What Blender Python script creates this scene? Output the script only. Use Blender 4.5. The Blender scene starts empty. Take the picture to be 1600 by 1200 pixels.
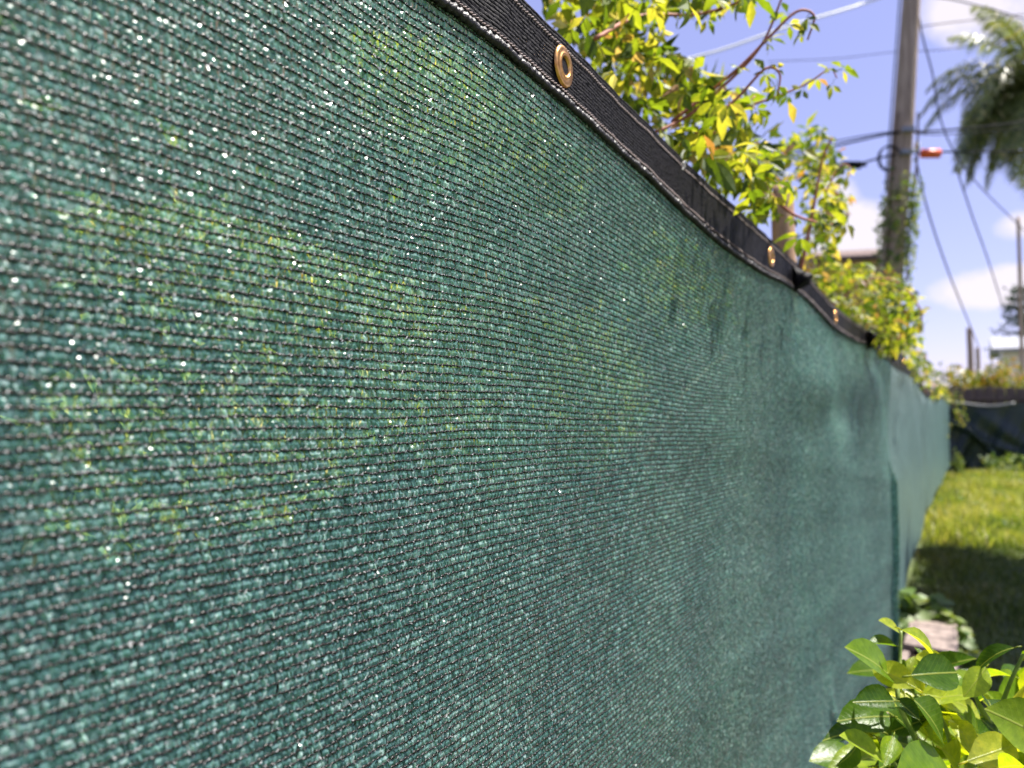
import bpy, math, random
import numpy as np
from mathutils import Vector, Matrix
random.seed(7); rng = np.random.default_rng(7)
SC = bpy.context.scene
COL = SC.collection
# ------------------------------------------------------------------ camera
CAM = np.array([.26, 0, .98]); YAW = math.radians(31.5); PITCH = math.radians(2.16); F = 1164.0
FW = np.array([-math.sin(YAW)*math.cos(PITCH), math.cos(YAW)*math.cos(PITCH), math.sin(PITCH)])
RT = np.array([math.cos(YAW), math.sin(YAW), 0.0]); UP = np.cross(RT, FW)
cd = bpy.data.cameras.new('camera'); cam = bpy.data.objects.new('camera', cd); COL.objects.link(cam)
cam.location = CAM; cam.rotation_euler = (math.pi/2 + PITCH, 0, YAW)
cd.sensor_width = 36; cd.lens = 36*F/1600; cd.clip_start = .01; cd.clip_end = 2000
cd.dof.use_dof = True; cd.dof.focus_distance = .46; cd.dof.aperture_fstop = 7.4
SC.camera = cam
# ------------------------------------------------------------------ sun and sky
S = np.array([.36, .30, .88]); S = S/np.linalg.norm(S)
ELEV = math.asin(S[2]); AZ = math.atan2(S[0], S[1])
ld = bpy.data.lights.new('sun', 'SUN'); sun = bpy.data.objects.new('sun', ld); COL.objects.link(sun)
ld.energy = 5.0; ld.angle = math.radians(.53); ld.color = (1, .95, .86)
sun.rotation_euler = Vector(S).to_track_quat('Z', 'Y').to_euler()
SC.view_settings.view_transform = 'Standard'; SC.view_settings.look = 'None'
SC.view_settings.exposure = 1.3; SC.view_settings.gamma = 1; SC.view_settings.use_curve_mapping = False
SC.cycles.max_bounces = 8; SC.cycles.transparent_max_bounces = 24; SC.cycles.use_denoising = True
SC.cycles.sample_clamp_indirect = 6; SC.cycles.sample_clamp_direct = 40

def pix(px, py, depth):
    return CAM + (FW + RT*(px-800)/F - UP*(py-600)/F)*depth
def pdir(px, py):
    d = FW + RT*(px-800)/F - UP*(py-600)/F
    return d/np.linalg.norm(d)
def hitx(px, py, X=0.0):
    d = FW + RT*(px-800)/F - UP*(py-600)/F
    return CAM + d*(X-CAM[0])/d[0]

W = bpy.data.worlds.new('World'); SC.world = W; W.use_nodes = True
nt = W.node_tree; N = nt.nodes; L = nt.links; N.clear()
def nd(t, **k):
    n = N.new(t)
    for a, b in k.items(): setattr(n, a, b)
    return n
sky = nd('ShaderNodeTexSky', sky_type='NISHITA', altitude=300, sun_disc=False, sun_elevation=ELEV, sun_rotation=AZ, air_density=1.0, dust_density=.5, ozone_density=2.5)
tc = nd('ShaderNodeTexCoord')
no = nd('ShaderNodeTexNoise'); no.inputs['Scale'].default_value = 9; no.inputs['Detail'].default_value = 7; no.inputs['Roughness'].default_value = .58
L.new(tc.outputs['Generated'], no.inputs['Vector'])
def math_(op, a, b=None, clamp=False):
    n = nd('ShaderNodeMath', operation=op); n.use_clamp = clamp
    for i, v in enumerate((a, b)):
        if v is None: continue
        if isinstance(v, (int, float)): n.inputs[i].default_value = v
        else: L.new(v, n.inputs[i])
    return n.outputs[0]
total = None
for (px, py, w, h, s) in ((1545, 10, 105, 60, 1.0), (1335, 375, 75, 62, 1.1), (1300, 300, 45, 60, .8), (1548, 452, 84, 34, 1.0), (1585, 352, 44, 20, .6),
                          (1545, 545, 50, 18, .42), (1430, 520, 50, 30, .3)):
    c = pdir(px, py)
    sub = nd('ShaderNodeVectorMath', operation='SUBTRACT'); L.new(tc.outputs['Generated'], sub.inputs[0]); sub.inputs[1].default_value = c
    h1 = nd('ShaderNodeVectorMath', operation='DOT_PRODUCT'); L.new(sub.outputs[0], h1.inputs[0])
    hr = np.array([c[1], -c[0], 0]); hr /= np.linalg.norm(hr); h1.inputs[1].default_value = hr/(w/F)
    h2 = nd('ShaderNodeVectorMath', operation='DOT_PRODUCT'); L.new(sub.outputs[0], h2.inputs[0]); h2.inputs[1].default_value = np.cross(hr, c)/(h/F)
    h3 = nd('ShaderNodeVectorMath', operation='DOT_PRODUCT'); L.new(tc.outputs['Generated'], h3.inputs[0]); h3.inputs[1].default_value = c
    q = math_('ADD', math_('MULTIPLY', h1.outputs['Value'], h1.outputs['Value']), math_('MULTIPLY', h2.outputs['Value'], h2.outputs['Value']))
    e = math_('MULTIPLY', math_('SUBTRACT', 1.15, q), s)
    e = math_('MULTIPLY', math_('MAXIMUM', e, 0.0), math_('GREATER_THAN', h3.outputs['Value'], 0.0))
    total = e if total is None else math_('MAXIMUM', total, e)
# general fair weather cloud over the rest of the sky
no2 = nd('ShaderNodeTexNoise'); no2.inputs['Scale'].default_value = 2.3; no2.inputs['Detail'].default_value = 3
mp = nd('ShaderNodeMapping'); mp.inputs['Scale'].default_value = (1, 1, 2.2); mp.inputs['Location'].default_value = (5.3, 1.2, 0)
L.new(tc.outputs['Generated'], mp.inputs[0]); L.new(mp.outputs[0], no2.inputs['Vector'])
gen = math_('MULTIPLY', math_('SUBTRACT', no2.outputs['Fac'], .60), 5.0, True)
total = math_('MAXIMUM', total, gen)
dens = math_('ADD', total, math_('MULTIPLY', math_('SUBTRACT', no.outputs['Fac'], .5), 2.6))
dens = math_('MULTIPLY', math_('SUBTRACT', dens, .42), 1.9, True)
dens = math_('MULTIPLY', dens, math_('GREATER_THAN', total, .001))
dens = math_('MULTIPLY', dens, .9)
hs = nd('ShaderNodeMix', data_type='RGBA', blend_type='MULTIPLY'); hs.inputs['Factor'].default_value = 1
L.new(sky.outputs[0], hs.inputs['A']); hs.inputs['B'].default_value = (1.24, .95, 1.08, 1)
fl = nd('ShaderNodeMix', data_type='RGBA'); fl.inputs['Factor'].default_value = .5; L.new(hs.outputs['Result'], fl.inputs['A']); fl.inputs['B'].default_value = (2.05, 2.2, 4.1, 1)
mx = nd('ShaderNodeMix', data_type='RGBA'); L.new(dens, mx.inputs['Factor']); L.new(fl.outputs['Result'], mx.inputs['A'])
mx.inputs['B'].default_value = (4.9, 4.55, 4.85, 1)
bg = nd('ShaderNodeBackground'); bg.inputs['Strength'].default_value = .088
L.new(mx.outputs['Result'], bg.inputs['Color'])
wo = nd('ShaderNodeOutputWorld'); L.new(bg.outputs[0], wo.inputs[0])

# ------------------------------------------------------------------ helpers
def newmat(name):
    m = bpy.data.materials.new(name); m.use_nodes = True; m.node_tree.nodes.clear(); return m
class G:
    """small node graph helper"""
    def __init__(s, name):
        s.m = newmat(name); s.n = s.m.node_tree.nodes; s.l = s.m.node_tree.links
    def node(s, t, ins=None, **k):
        n = s.n.new(t)
        for a, b in k.items(): setattr(n, a, b)
        for a, b in (ins or {}).items():
            if hasattr(b, 'is_output') or isinstance(b, bpy.types.NodeSocket): s.l.new(b, n.inputs[a])
            else: n.inputs[a].default_value = b
        return n
    def ramp(s, fac, stops, interp='LINEAR'):
        r = s.n.new('ShaderNodeValToRGB'); s.l.new(fac, r.inputs[0]); r.color_ramp.interpolation = interp
        e = r.color_ramp.elements
        while len(e) < len(stops): e.new(.5)
        for i, (p, c) in enumerate(stops): e[i].position = p; e[i].color = (*c, 1)
        return r.outputs[0]
    def out(s, sh): 
        o = s.n.new('ShaderNodeOutputMaterial'); s.l.new(sh, o.inputs[0]); return s.m
def simple(name, c1, c2, scale=20, rough=.6, bump=.2, bscale=None, metallic=0, stretch=(1, 1, 1), detail=5, bdist=.002, spec=.5):
    g = G(name)
    tcn = g.node('ShaderNodeTexCoord'); mpn = g.node('ShaderNodeMapping', {0: tcn.outputs['Object'], 'Scale': stretch})
    n1 = g.node('ShaderNodeTexNoise', {'Vector': mpn.outputs[0], 'Scale': scale, 'Detail': detail, 'Roughness': .62})
    n2 = g.node('ShaderNodeTexNoise', {'Vector': mpn.outputs[0], 'Scale': bscale or scale*4, 'Detail': 4})
    col = g.ramp(n1.outputs['Fac'], [(.3, c1), (.7, c2)])
    b = g.node('ShaderNodeBump', {'Height': n2.outputs['Fac'], 'Strength': bump, 'Distance': bdist})
    p = g.node('ShaderNodeBsdfPrincipled', {'Base Color': col, 'Roughness': rough, 'Metallic': metallic, 'Specular IOR Level': spec, 'Normal': b.outputs[0]})
    return g.out(p.outputs[0])
def leafmat(name, stops, transl=.45, rough=.38, tmul=(1.5, 1.35, .5), spot=None, patch=None):
    g = G(name)
    oi = g.node('ShaderNodeObjectInfo'); ge = g.node('ShaderNodeNewGeometry')
    a = g.node('ShaderNodeMath', {0: oi.outputs['Random'], 1: ge.outputs['Random Per Island']}, operation='ADD')
    a2 = g.node('ShaderNodeMath', {0: a.outputs[0]}, operation='FRACT')
    col = g.ramp(a2.outputs[0], stops)
    tcn = g.node('ShaderNodeTexCoord')
    nz = g.node('ShaderNodeTexNoise', {'Vector': tcn.outputs['Object'], 'Scale': 60.0, 'Detail': 4})
    r2 = g.ramp(nz.outputs['Fac'], [(.3, (.62, .66, .55)), (.65, (1.15, 1.12, 1.0))])
    mul = g.node('ShaderNodeMix', {'Factor': 1.0, 'A': col, 'B': r2}, data_type='RGBA', blend_type='MULTIPLY')
    c = mul.outputs['Result']
    if patch:
        pn = g.node('ShaderNodeTexNoise', {'Vector': ge.outputs['Position'], 'Scale': 1.7, 'Detail': 4, 'Roughness': .6})
        pr = g.ramp(pn.outputs['Fac'], [(.34, (.50, .66, .62)), (.5, (1, 1, 1)), (.62, patch)])
        pm = g.node('ShaderNodeMix', {'Factor': 1.0, 'A': c, 'B': pr}, data_type='RGBA', blend_type='MULTIPLY'); c = pm.outputs['Result']
    if spot:
        vz = g.node('ShaderNodeTexNoise', {'Vector': tcn.outputs['Object'], 'Scale': 22.0, 'Detail': 3})
        mk = g.node('ShaderNodeMapRange', {0: vz.outputs['Fac'], 1: .58, 2: .66})
        mm = g.node('ShaderNodeMix', {'Factor': mk.outputs[0], 'A': c, 'B': (*spot, 1)}, data_type='RGBA'); c = mm.outputs['Result']
    tm = g.node('ShaderNodeMix', {'Factor': 1.0, 'A': c, 'B': (*tmul, 1)}, data_type='RGBA', blend_type='MULTIPLY')
    bp = g.node('ShaderNodeBump', {'Height': nz.outputs['Fac'], 'Strength': .25, 'Distance': .001})
    p = g.node('ShaderNodeBsdfPrincipled', {'Base Color': c, 'Roughness': rough, 'Normal': bp.outputs[0]})
    t = g.node('ShaderNodeBsdfTranslucent', {'Color': tm.outputs['Result']})
    ms = g.node('ShaderNodeMixShader', {0: transl, 1: p.outputs[0], 2: t.outputs[0]})
    return g.out(ms.outputs[0])

def link(o, parent=None):
    COL.objects.link(o)
    if parent is not None: o.parent = parent
    return o
def mesh_np(name, V, Fq, mats, parent=None, smooth=False, loc=None, fmat=None):
    """V (n,3); Fq list of equal-size face arrays (quads or tris)"""
    me = bpy.data.meshes.new(name)
    V = np.asarray(V, np.float32); arrs = Fq if isinstance(Fq, list) else [Fq]
    arrs = [np.asarray(a, np.int32) for a in arrs if len(a)]
    nl = sum(a.size for a in arrs); npoly = sum(len(a) for a in arrs)
    me.vertices.add(len(V)); me.vertices.foreach_set('co', V.ravel())
    me.loops.add(nl); me.loops.foreach_set('vertex_index', np.concatenate([a.ravel() for a in arrs]))
    me.polygons.add(npoly)
    st = []; off = 0
    for a in arrs:
        st.append(off + np.arange(len(a))*a.shape[1]); off += a.size
    me.polygons.foreach_set('loop_start', np.concatenate(st).astype(np.int32))
    if fmat is not None: me.polygons.foreach_set('material_index', np.asarray(fmat, np.int32))
    me.polygons.foreach_set('use_smooth', np.full(npoly, smooth))
    for m in (mats if isinstance(mats, (list, tuple)) else [mats]): me.materials.append(m)
    me.update(calc_edges=True); me.validate()
    o = bpy.data.objects.new(name, me)
    if loc is not None: o.location = loc
    return link(o, parent)
def thing(name, label, cat, loc=(0, 0, 0), group=None):
    o = bpy.data.objects.new(name, None); COL.objects.link(o); o.location = loc; o.empty_display_size = .05
    return tag(o, label, cat, group)
def tag(o, label, cat, group=None):
    o['label'] = label; o['category'] = cat
    if group: o['group'] = group
    return o
class MB:
    def __init__(s): s.v = []; s.f3 = []; s.f4 = []; s.n = 0
    def add(s, v, f):
        v = np.asarray(v, float); s.v.append(v)
        for q in f: (s.f4 if len(q) == 4 else s.f3).append([i+s.n for i in q])
        s.n += len(v)
    def box(s, c, size, rz=0, jit=0, rx=0, ry=0):
        x, y, z = [a/2 for a in size]
        v = np.array([(i, j, k) for i in (-x, x) for j in (-y, y) for k in (-z, z)], float)
        if jit: v += rng.uniform(-jit, jit, v.shape)
        R = np.array(Matrix.Rotation(rz, 3, 'Z') @ Matrix.Rotation(ry, 3, 'Y') @ Matrix.Rotation(rx, 3, 'X'))
        v = v @ R.T + np.array(c)
        s.add(v, [(0, 1, 3, 2), (4, 6, 7, 5), (0, 4, 5, 1), (2, 3, 7, 6), (0, 2, 6, 4), (1, 5, 7, 3)])
    def tube(s, pts, r, n=6, cap=True):
        pts = [np.array(p, float) for p in pts]; m = len(pts)
        rs = r if hasattr(r, '__len__') else [r]*m
        u = None; V = []
        for i, p in enumerate(pts):
            t = pts[min(i+1, m-1)]-pts[max(i-1, 0)]; t = t/(np.linalg.norm(t)+1e-12)
            if u is None:
                u = np.cross(t, (0, 0, 1.0)) if abs(t[2]) < .9 else np.cross(t, (1.0, 0, 0))
            u = u - t*np.dot(u, t); u /= np.linalg.norm(u)+1e-12; w = np.cross(t, u)
            for k in range(n):
                a = 2*math.pi*k/n; V.append(p+(u*math.cos(a)+w*math.sin(a))*rs[i])
        Fc = [(i*n+k, i*n+(k+1) % n, (i+1)*n+(k+1) % n, (i+1)*n+k) for i in range(m-1) for k in range(n)]
        if cap:
            V += [pts[0], pts[-1]]; b = m*n
            Fc += [(b, (k+1) % n, k) for k in range(n)] + [(b+1, (m-1)*n+k, (m-1)*n+(k+1) % n) for k in range(n)]
        s.add(V, Fc)
    def build(s, name, mats, parent=None, smooth=False, origin=None):
        V = np.concatenate(s.v); 
        if origin is not None: V = V-np.array(origin)
        return mesh_np(name, V, [np.array(s.f4).reshape(-1, 4), np.array(s.f3).reshape(-1, 3)], mats, parent, smooth)
def bez(pts, n=16):
    """Catmull-Rom through pts"""
    P = [np.array(p, float) for p in pts]; P = [2*P[0]-P[1]]+P+[2*P[-1]-P[-2]]; out = []
    for i in range(1, len(P)-2):
        for k in range(n):
            t = k/n
            out.append(.5*((2*P[i])+(-P[i-1]+P[i+1])*t+(2*P[i-1]-5*P[i]+4*P[i+1]-P[i+2])*t*t+(-P[i-1]+3*P[i]-3*P[i+1]+P[i+2])*t**3))
    out.append(P[-2]); return out
def bevel(o, w=.003, seg=2):
    m = o.modifiers.new('bevel', 'BEVEL'); m.width = w; m.segments = seg; m.limit_method = 'ANGLE'; return o
def sstep(a, b, x):
    t = np.clip((x-a)/(b-a), 0, 1); return t*t*(3-2*t)

# ------------------------------------------------------------------ materials
M = {}
g = G('green_tape')
ge = g.node('ShaderNodeNewGeometry')
col = g.ramp(ge.outputs['Random Per Island'], [(0, (.075, .165, .168)), (.45, (.14, .295, .298)), (.8, (.26, .45, .455)), (1, (.54, .71, .71))])
wn = g.node('ShaderNodeTexNoise', {'Vector': ge.outputs['Position'], 'Scale': 4.5, 'Detail': 6, 'Roughness': .6})
wr = g.ramp(wn.outputs['Fac'], [(.32, (.80, .84, .86)), (.5, (1, 1, 1)), (.68, (1.22, 1.16, 1.12))])
wm_ = g.node('ShaderNodeMix', {'Factor': 1.0, 'A': col, 'B': wr}, data_type='RGBA', blend_type='MULTIPLY'); col = wm_.outputs['Result']
p = g.node('ShaderNodeBsdfPrincipled', {'Base Color': col, 'Roughness': .24, 'IOR': 1.55, 'Sheen Weight': .06, 'Sheen Tint': (.75, .9, 1.0, 1)})
tmc = g.node('ShaderNodeMix', {'Factor': 1.0, 'A': col, 'B': (2.0, 2.0, 1.7, 1)}, data_type='RGBA', blend_type='MULTIPLY')
t = g.node('ShaderNodeBsdfTranslucent', {'Color': tmc.outputs['Result']})
ms = g.node('ShaderNodeMixShader', {0: .33, 1: p.outputs[0], 2: t.outputs[0]})
tr = g.node('ShaderNodeBsdfTransparent', {'Color': (.74, .95, .80, 1)})
ms2 = g.node('ShaderNodeMixShader', {0: .47, 1: ms.outputs[0], 2: tr.outputs[0]})
M['tape'] = g.out(ms2.outputs[0])
g = G('black_yarn')
ge = g.node('ShaderNodeNewGeometry')
nz = g.node('ShaderNodeTexNoise', {'Vector': ge.outputs['Position'], 'Scale': 900.0, 'Detail': 2})
col = g.ramp(nz.outputs['Fac'], [(.3, (.003, .0025, .003)), (.7, (.013, .010, .011))])
bp = g.node('ShaderNodeBump', {'Height': nz.outputs['Fac'], 'Strength': .8, 'Distance': .0004})
p = g.node('ShaderNodeBsdfPrincipled', {'Base Color': col, 'Roughness': .36, 'Specular IOR Level': .45, 'Normal': bp.outputs[0]})
M['yarn'] = g.out(p.outputs[0])
g = G('glint_filament')
p = g.node('ShaderNodeBsdfPrincipled', {'Base Color': (.42, .42, .42, 1), 'Roughness': .30})
M['filament_glint'] = g.out(p.outputs[0])
# far cloth: rows fused by distance; fine relief only
g = G('green_cloth_far')
ge = g.node('ShaderNodeNewGeometry')
mpn = g.node('ShaderNodeMapping', {0: ge.outputs['Position'], 'Scale': (0, 140, 212.7)})
vor = g.node('ShaderNodeTexVoronoi', {'Vector': mpn.outputs[0], 'Scale': 1.0})
sepn = g.node('ShaderNodeSeparateXYZ', {0: ge.outputs['Position']})
wv = g.node('ShaderNodeMath', {0: sepn.outputs['Z'], 1: 2*math.pi/.0047}, operation='MULTIPLY')
sn = g.node('ShaderNodeMath', {0: wv.outputs[0]}, operation='SINE')
rowk = g.node('ShaderNodeMapRange', {0: sn.outputs[0], 1: .55, 2: .95, 3: 0, 4: 1})
lum = g.node('ShaderNodeSeparateColor', {0: vor.outputs['Color']})
big = g.node('ShaderNodeTexNoise', {'Vector': ge.outputs['Position'], 'Scale': 3.5, 'Detail': 5})
col = g.ramp(lum.outputs[0], [(0, (.06, .15, .140)), (.6, (.10, .225, .208)), (1, (.22, .37, .345))])
stn = g.ramp(big.outputs['Fac'], [(.3, (.82, .85, .86)), (.7, (1.12, 1.1, 1.08))])
cm = g.node('ShaderNodeMix', {'Factor': 1.0, 'A': col, 'B': stn}, data_type='RGBA', blend_type='MULTIPLY')
ck = g.node('ShaderNodeMix', {'Factor': rowk.outputs[0], 'A': cm.outputs['Result'], 'B': (.014, .014, .015, 1)}, data_type='RGBA')
bmp = g.node('ShaderNodeBump', {'Height': lum.outputs[1], 'Strength': .75, 'Distance': .004})
p = g.node('ShaderNodeBsdfPrincipled', {'Base Color': ck.outputs['Result'], 'Roughness': .38, 'Sheen Weight': .06, 'Sheen Tint': (.75, .9, 1.0, 1), 'Normal': bmp.outputs[0]})
t = g.node('ShaderNodeBsdfTranslucent', {'Color': cm.outputs['Result']})
ms = g.node('ShaderNodeMixShader', {0: .25, 1: p.outputs[0], 2: t.outputs[0]})
M['clothfar'] = g.out(ms.outputs[0])
M['hem'] = simple('black_webbing', (.005, .0045, .006), (.014, .012, .016), 700, .55, .8, 1500, bdist=.0006, spec=.10)
M['selvage'] = simple('black_selvage', (.008, .007, .009), (.05, .042, .048), 500, .42, 1.0, 900, bdist=.0008)
M['thread'] = simple('faded_thread', (.10, .065, .065), (.32, .22, .21), 400, .55, .4)
M['brass'] = simple('worn_brass', (.50, .21, .06), (.90, .52, .18), 160, .34, .35, 500, metallic=1, bdist=.0004)
M['wood'] = simple('weathered_wood', (.15, .10, .07), (.40, .28, .19), 9, .8, .6, 30, stretch=(6, 6, .8), bdist=.004)
M['post'] = simple('brown_post_wood', (.24, .13, .07), (.52, .34, .21), 9, .8, .6, 30, stretch=(9, 9, .8), bdist=.004)
M['board'] = simple('weathered_board_shaded', (.045, .036, .028), (.15, .115, .08), 9, .85, .6, 30, stretch=(6, 6, .8), bdist=.004)  # weathered grey-brown, darkened further to paint the shade behind the mesh
M['wood_pink'] = simple('bleached_board', (.13, .10, .09), (.32, .25, .22), 14, .8, .6, 50, stretch=(4, 1, 4), bdist=.003)
M['rail'] = simple('reddish_wood', (.22, .08, .045), (.42, .19, .11), 14, .75, .5, 40, stretch=(4, 1, 4), bdist=.003)
M['pole'] = simple('pole_wood', (.24, .17, .13), (.52, .40, .31), 5, .85, .9, 16, stretch=(5, 5, .5), bdist=.02)
M['stem_red'] = simple('red_stem', (.22, .06, .04), (.42, .15, .09), 60, .7, .3)
M['stem_brown'] = simple('brown_stem', (.09, .055, .04), (.2, .13, .09), 60, .7, .4)
M['stem_green'] = simple('green_stem', (.10, .17, .03), (.28, .34, .08), 60, .5, .3)
M['vine_leaf'] = leafmat('vine_leaf', [(0, (.04, .075, .012)), (.2, (.10, .17, .016)), (.45, (.19, .27, .03)), (.72, (.31, .36, .045)), (.90, (.46, .43, .12)), (.95, (.34, .17, .09)), (1, (.58, .58, .40))], .56, .5)
M['vine_sunlit'] = leafmat('creeper_leaf_sunlit', [(0, (.34, .42, .12)), (.5, (.48, .54, .17)), (.85, (.62, .60, .26)), (1, (.70, .52, .28))], .40, .6)  # lighter copy of the creeper leaf, sunlight put into its colour
g = G('citrus_leaf')
oi = g.node('ShaderNodeObjectInfo'); tcn = g.node('ShaderNodeTexCoord'); sx_ = g.node('ShaderNodeSeparateXYZ', {0: tcn.outputs['Object']})
col = g.ramp(oi.outputs['Random'], [(0, (.03, .075, .010)), (.3, (.065, .14, .012)), (.55, (.15, .25, .018)), (.8, (.28, .37, .03)), (1, (.44, .46, .07))])
ax = g.node('ShaderNodeMath', {0: sx_.outputs['X']}, operation='ABSOLUTE')
nz = g.node('ShaderNodeTexNoise', {'Vector': tcn.outputs['Object'], 'Scale': 3.5, 'Detail': 6, 'Roughness': .65})
vy = g.node('ShaderNodeMath', {0: sx_.outputs['Y'], 1: ax.outputs[0]}, operation='SUBTRACT')
vs = g.node('ShaderNodeMath', {0: vy.outputs[0], 1: 62.0}, operation='MULTIPLY'); vsn = g.node('ShaderNodeMath', {0: vs.outputs[0]}, operation='SINE')
vein = g.node('ShaderNodeMapRange', {0: vsn.outputs[0], 1: .80, 2: 1.0, 3: 0, 4: .10}); mid = g.node('ShaderNodeMapRange', {0: ax.outputs[0], 1: .006, 2: .016, 3: .8, 4: 0})
vm = g.node('ShaderNodeMath', {0: vein.outputs[0], 1: mid.outputs[0]}, operation='MAXIMUM')
mot = g.ramp(nz.outputs['Fac'], [(.32, (.6, .66, .5)), (.5, (1, 1, 1)), (.68, (1.5, 1.3, 1.0))])
c1 = g.node('ShaderNodeMix', {'Factor': 1.0, 'A': col, 'B': mot}, data_type='RGBA', blend_type='MULTIPLY')
c2 = g.node('ShaderNodeMix', {'Factor': vm.outputs[0], 'A': c1.outputs['Result'], 'B': (.36, .40, .10, 1)}, data_type='RGBA')
bp = g.node('ShaderNodeBump', {'Height': vm.outputs[0], 'Strength': .5, 'Distance': .001})
bp2 = g.node('ShaderNodeBump', {'Height': nz.outputs['Fac'], 'Strength': .35, 'Distance': .003, 'Normal': bp.outputs[0]})
p = g.node('ShaderNodeBsdfPrincipled', {'Base Color': c2.outputs['Result'], 'Specular IOR Level': .35, 'Roughness': .27, 'Normal': bp2.outputs[0]})
tm = g.node('ShaderNodeMix', {'Factor': 1.0, 'A': c2.outputs['Result'], 'B': (2.2, 1.9, .4, 1)}, data_type='RGBA', blend_type='MULTIPLY')
t = g.node('ShaderNodeBsdfTranslucent', {'Color': tm.outputs['Result']})
ms = g.node('ShaderNodeMixShader', {0: .52, 1: p.outputs[0], 2: t.outputs[0]})
M['citrus_leaf'] = g.out(ms.outputs[0])
M['weed_leaf'] = leafmat('weed_leaf', [(0, (.06, .13, .03)), (.5, (.16, .25, .07)), (1, (.32, .36, .14))], .4, .5)
M['grass'] = leafmat('grass_blade', [(0, (.15, .20, .03)), (.5, (.33, .38, .07)), (.85, (.48, .50, .14)), (1, (.56, .50, .24))], .42, .5, (1.3, 1.3, .5), patch=(1.25, 1.1, 1.5))
M['lawn'] = leafmat('lawn_blade_shaded', [(0, (.05, .08, .02)), (.5, (.10, .15, .03)), (.9, (.18, .23, .06)), (1, (.28, .24, .12))], .3, .5, (1.3, 1.3, .5), patch=(1.3, 1.1, 1.2))  # greener short lawn, its colour darkened to deepen the tree shade
M['tree_leaf'] = leafmat('tree_leaf', [(0, (.03, .07, .015)), (.6, (.06, .12, .02)), (1, (.12, .18, .03))], .3)
M['hedge_leaf'] = leafmat('hedge_leaf', [(0, (.10, .15, .02)), (.5, (.25, .28, .03)), (.8, (.42, .33, .05)), (1, (.42, .22, .06))], .4)
M['palm_leaf'] = leafmat('palm_leaf', [(0, (.07, .10, .035)), (.5, (.15, .19, .06)), (.85, (.28, .31, .10)), (1, (.42, .35, .20))], .3, .4, (1.2, 1.2, .6))
M['conifer'] = leafmat('conifer_needles', [(0, (.02, .05, .025)), (1, (.06, .10, .05))], .15)
M['ground'] = simple('lawn_soil', (.035, .05, .015), (.09, .12, .03), 6, .95, .6, 40, bdist=.01)
M['dirt'] = simple('bed_soil', (.035, .024, .018), (.10, .07, .05), 40, .95, .9, 120, bdist=.006)
M['blackcloth'] = simple('dark_shade_cloth', (.012, .024, .019), (.036, .055, .043), 3, .36, .5, 60, bdist=.01)
M['greyhem'] = simple('highlight_hem', (.10, .11, .11), (.22, .23, .23), 20, .5, .3)
M['farwood'] = simple('old_fence_wood', (.07, .05, .042), (.17, .125, .10), 5, .85, .5, 20, stretch=(6, 6, .8))
M['white'] = simple('white_render', (.62, .6, .58), (.75, .73, .71), 3, .8, .2)
M['stucco'] = simple('tan_siding', (.42, .26, .15), (.55, .36, .22), 3, .8, .2)
M['roof'] = simple('brown_shingle', (.10, .07, .06), (.20, .14, .12), 8, .9, .6)
M['greyroof'] = simple('grey_metal_roof', (.26, .27, .30), (.36, .37, .40), 3, .5, .2)
M['glass'] = simple('window_glass', (.02, .025, .03), (.04, .05, .06), 2, .08, 0)
M['wire'] = simple('cable_black', (.012, .012, .014), (.025, .025, .027), 10, .9, .1, spec=.05)
M['wirewhite'] = simple('cable_white', (.7, .7, .68), (.8, .8, .78), 10, .3, .1)
M['orange'] = simple('orange_plastic', (.75, .09, .02), (.85, .14, .03), 10, .4, .1)
M['lint'] = simple('pale_lint', (.5, .46, .4), (.7, .66, .6), 300, .6, .2)
M['greypaint'] = simple('galvanised_grey', (.22, .23, .24), (.34, .35, .36), 30, .4, .1, metallic=.6)

# ------------------------------------------------------------------ hem curves (y along the fence, Z)
def crv(L):
    a = np.array(L); a = a[np.argsort(a[:, 0])]
    ys = np.linspace(-3, 13.3, 3000); z = np.interp(ys, a[:, 0], a[:, 1])
    # smooth the polyline, wider with distance
    out = z.copy()
    for k in range(3):
        w = np.clip((.03+.05*np.maximum(ys, 0))/(ys[1]-ys[0]), 2, 60)/2
        cs = np.concatenate([[0], np.cumsum(out)])
        lo = np.clip((np.arange(3000)-w).astype(int), 0, 2999); hi = np.clip((np.arange(3000)+w).astype(int)+1, 1, 3000)
        out = (cs[hi]-cs[lo])/(hi-lo)
    return lambda y: np.interp(y, ys, out)
TOPC = crv([(-3, 1.262), (-.5, 1.265), (.2, 1.268), (.437, 1.267), (.51, 1.264), (.603, 1.26), (.726, 1.255), (.77, 1.251), (.922, 1.25), (1.183, 1.249), (1.44, 1.247), (1.814, 1.221), (2.469, 1.227),
            (3.2, 1.245), (3.772, 1.25), (4.955, 1.222), (6.143, 1.14), (7.5, 1.16), (11.663, 1.20), (13.3, 1.2)])
BOTC = crv([(-3, 1.21), (-.5, 1.215), (.2, 1.216), (.321, 1.215), (.345, 1.219), (.397, 1.219), (.484, 1.216), (.603, 1.208), (.68, 1.204), (.768, 1.194), (.92, 1.185), (1.126, 1.185), (1.297, 1.196), (1.499, 1.194),
            (1.808, 1.168), (2.223, 1.172), (2.621, 1.19), (3.358, 1.172), (4.762, 1.178), (5.6, 1.11), (6.143, 1.09), (7.5, 1.11), (11.6, 1.16), (13.3, 1.16)])
LOWC = crv([(-3, .05), (1, .06), (2, .10), (3, .05), (3.8, .075), (4.05, .19), (4.46, .25), (6.06, .29), (7.5, .275), (10.8, .21), (13.3, .2)])
_w = [(rng.uniform(.8, 4.5), rng.uniform(-5, 5), rng.uniform(0, 6.28)) for _ in range(9)]
def gau(y, z, y0, z0, sy, sz, a): return a*np.exp(-((y-y0)/sy)**2-((z-z0)/sz)**2)
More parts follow.
